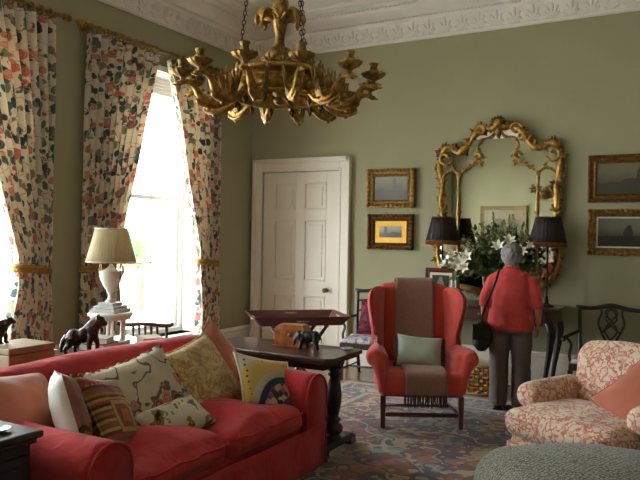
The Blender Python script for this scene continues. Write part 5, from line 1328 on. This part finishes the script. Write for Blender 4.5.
def tpb(o, q): o.y += .17 * (q.z + 1) / 2; o.z += .05 * (1 - q.x ** 2) * max(0, q.z); o.x *= 1 + .04 * q.z; return o
MB().soft((0, .33, .57), (.84, .20, .56), .09, 16, (0, .05, .0), .010, 5, taper=tpb, seed=6).build('backrest', 'toile', fa, sub=1)
for x in (-.34, .34):
    for y in (-.3, .32): MB().lathe([(.018, 0), (.022, .04), (.03, .08)], 10, (x, y, 0)).build('foot', 'vdark', fa)
def fl_(p):
    a = R(-25); return (-.67 + p[0] * cos(a) - p[1] * sin(a), 5.06 + p[0] * sin(a) + p[1] * cos(a), p[2] + .012)
cushion('velvet_cushion', 'terracotta velvet cushion on the floral armchair, cut by the right edge', 'terra', (.50, .48), fl_((.30, .06, .58)), (R(-38), R(32), R(-25 - 14)), .17, seed=17, group='chair cushions', piping='terra')
pf = thing('tweed_pouf', 'grey green tweed pouf in the bottom right foreground', 'pouf', (-.47, 3.56, .012), R(24))
MB().soft((0, 0, .285), (1.04, .96, .45), .16, 16, (.03, .03, .085), .014, 4).build('cushion_top', 'tweed', pf, sub=1)
MB().soft((0, 0, .07), (.86, .78, .10), .03, 8).build('plinth', 'vdark', pf)
MB().tube([(.485 * sx_ * abs(cos(a)) ** .25, .445 * sy_ * abs(sin(a)) ** .25, .10) for a, sx_, sy_ in [(2 * PI * k / 60, (1 if cos(2 * PI * k / 60) >= 0 else -1), (1 if sin(2 * PI * k / 60) >= 0 else -1)) for k in range(60)]], .010, 6, closed=True).build('piping', 'tweed', pf)

# ------------------------------------------------------------------ person looking into the mirror, seen from behind
def person():
    t = thing('person', 'person with grey hair in red top and grey trousers, standing back to the room', 'person', (-1.665, 6.71, .012), R(10)); t.scale = (.96, .96, 1)
    b = MB()      # facing +y, x to the right
    b.loft([(0, 0, .78, .15, .11), (0, 0, .86, .185, .13), (0, 0, .95, .18, .125), (0, .005, 1.06, .165, .115), (0, .0, 1.18, .175, .115), (0, -.01, 1.26, .165, .10), (0, -.015, 1.31, .12, .08), (0, -.015, 1.36, .075, .065), (0, -.005, 1.42, .055, .058), (0, .01, 1.46, .052, .06)], 24)
    b.ell((0, .02, 1.495), (.074, .09, .108), 20, 14); b.ell((0, .05, 1.44), (.055, .062, .058), 16, 10)            # skull, jaw
    b.tube([(0, .10, 1.505), (0, .122, 1.475), (0, .112, 1.465)], [.010, .014, .009], 8)                            # nose
    for s in (-1, 1):
        b.ell((s * .077, .015, 1.485), (.011, .02, .032), 10, 8); b.ell((s * .03, .10, 1.525), (.022, .012, .009), 8, 6)    # ears, brows
        b.tube([(s * .13, -.012, 1.26), (s * .20, -.02, 1.17), (s * .25, -.025, 1.04)], [.044, .044, .040], 12)
        wr = (s * .262, .055 if s < 0 else .05, .835)
        b.tube([(s * .25, -.025, 1.04), (s * .262, .01, .95), wr], [.042, .038, .026], 12)
        b.tube([(s * .10, 0, .84), (s * .105, .005, .66), (s * .10, .015, .47), (s * .10, -.015, .30), (s * .10, -.02, .09)], [.098, .085, .06, .058, .038], 14)
        b.tube([(s * .10, -.045, .045), (s * .105, .06, .035), (s * .112, .13, .022)], [.036, .036, .026], 10)
        # hand: palm, four fingers, thumb
        px, py, pz = wr; b.ell((px, py + .012, pz - .045), (.018, .036, .048), 12, 8)
        for k, (dy, l) in enumerate(((.034, .062), (.014, .070), (-.008, .066), (-.026, .052))):
            p0 = Vector((px, py + .012 + dy * .8, pz - .08)); p1 = p0 + Vector((-s * .008, .004, -l * .5)); p2 = p1 + Vector((-s * .018, .0, -l * .42)); b.tube([p0 + Vector((0, 0, .03)), p0, p1, p2], [.010, .0095, .009, .0075], 8)
        p0 = Vector((px - s * .008, py + .042, pz - .03)); b.tube([p0, p0 + Vector((-s * .012, .026, -.028)), p0 + Vector((-s * .02, .034, -.056))], [.012, .0105, .008], 8)
    b.build('body', 'skin', t, remesh=.006, sm=2)
    for s in (-1, 1): MB().ell((s * .03, .103, 1.508), (.012, .008, .008), 10, 7).build('eye', 'ebony', t)
    MB().ell((0, .107, 1.437), (.022, .006, .006), 10, 6).build('mouth', 'redtop', t)
    h = MB(); r = random.Random(4)
    h.ell((0, -.004, 1.515), (.093, .098, .092), 20, 14); h.ell((0, -.035, 1.465), (.083, .066, .085), 18, 12); h.ell((0, -.03, 1.42), (.066, .045, .05), 14, 10); h.ell((0, .05, 1.565), (.07, .05, .04), 14, 10)
    for k in range(90):
        a = r.uniform(PI * .85, PI * 2.15); e = r.uniform(-.5, 1.3); h.ell((.086 * cos(a) * cos(e), -.008 + .092 * sin(a) * cos(e), 1.50 + .095 * sin(e)), (.016, .016, .022), 7, 5)
    h.v = [(x * 1.12, y * 1.05, z) for x, y, z in h.v]; hh = h.build('hair', 'hair', t, remesh=.007, sm=1)
    sh = MB(); sh.loft([(0, 0, .765, .225, .165), (0, 0, .82, .228, .168), (0, 0, .92, .222, .16), (0, .0, 1.04, .212, .15), (0, -.005, 1.15, .21, .145), (0, -.012, 1.25, .205, .128), (0, -.016, 1.31, .165, .105), (0, -.018, 1.35, .095, .082), (0, -.015, 1.37, .07, .072)], 28)
    for s in (-1, 1): sh.tube([(s * .10, -.014, 1.295), (s * .185, -.018, 1.235), (s * .235, -.025, 1.10), (s * .258, -.018, .985)], [.05, .068, .066, .060], 14)
    tx = bpy.data.textures.new('cloth_folds', 'CLOUDS'); tx.noise_scale = .11
    so_ = sh.build('top', 'redtop', t, remesh=.011, sm=9); md = so_.modifiers.new('folds', 'DISPLACE'); md.texture = tx; md.strength = .022; md.texture_coords = 'LOCAL'
    MB().tube([(.074 * cos(a), -.014 + .076 * sin(a), 1.368 - .012 * sin(a)) for a in [2 * PI * k / 32 for k in range(32)]], .009, 8, closed=True).build('neckband', 'redtop', so_)
    tr = MB(); tr.loft([(0, 0, .74, .19, .15), (0, 0, .80, .20, .155), (0, 0, .90, .19, .145)], 24)
    for s in (-1, 1): tr.tube([(s * .10, 0, .80), (s * .108, .0, .66), (s * .108, .005, .47), (s * .108, -.01, .25), (s * .11, -.012, .05)], [.112, .108, .094, .09, .088], 16)
    to = tr.build('trousers', 'trouser', t, remesh=.011, sm=4); md = to.modifiers.new('folds', 'DISPLACE'); tx2 = bpy.data.textures.new('trouser_folds', 'CLOUDS'); tx2.noise_scale = .16; md.texture = tx2; md.strength = .03; md.texture_coords = 'LOCAL'
    for s in (-1, 1):
        f = MB(); f.tube([(s * .105, -.085, .035), (s * .105, -.04, .045), (s * .11, .06, .042), (s * .118, .15, .03), (s * .12, .175, .025)], [.032, .044, .046, .038, .02], 14)
        for i, v in enumerate(f.v): f.v[i] = (v[0], v[1], max(v[2], .012))
        fo = f.build('shoe', 'shoe', t); MB().soft((s * .11, .045, .007), (.088, .265, .014), .006, 6).build('sole', 'ebony', fo)
    return t
person()
hb_ = thing('handbag', 'black leather shoulder bag hanging at the left hip of the person', 'handbag', (-1.665, 6.71, .012), R(10)); hb_.scale = (.96, .96, 1)
MB().soft((-.27, -.08, .70), (.17, .22, .25), .07, 8, (.015, .01, .02), .006, 7).build('bag_body', 'black', hb_); MB().soft((-.27, -.195, .75), (.165, .02, .15), .008, 6, (0, .01, 0)).build('flap', 'black', hb_); MB().b2(-.29, -.25, -.213, -.203, .675, .70).build('clasp', 'ebony', hb_, False, .003)
stp = spline([(-.27, -.17, .80), (-.255, -.19, .92), (-.20, -.19, 1.08), (-.145, -.165, 1.22), (-.118, -.115, 1.325), (-.115, -.02, 1.352), (-.135, .08, 1.30), (-.19, .145, 1.12), (-.26, .10, .95), (-.27, .01, .81)], 6)
MB().tube(stp, .011, 6, .5).build('strap', 'black', hb_)
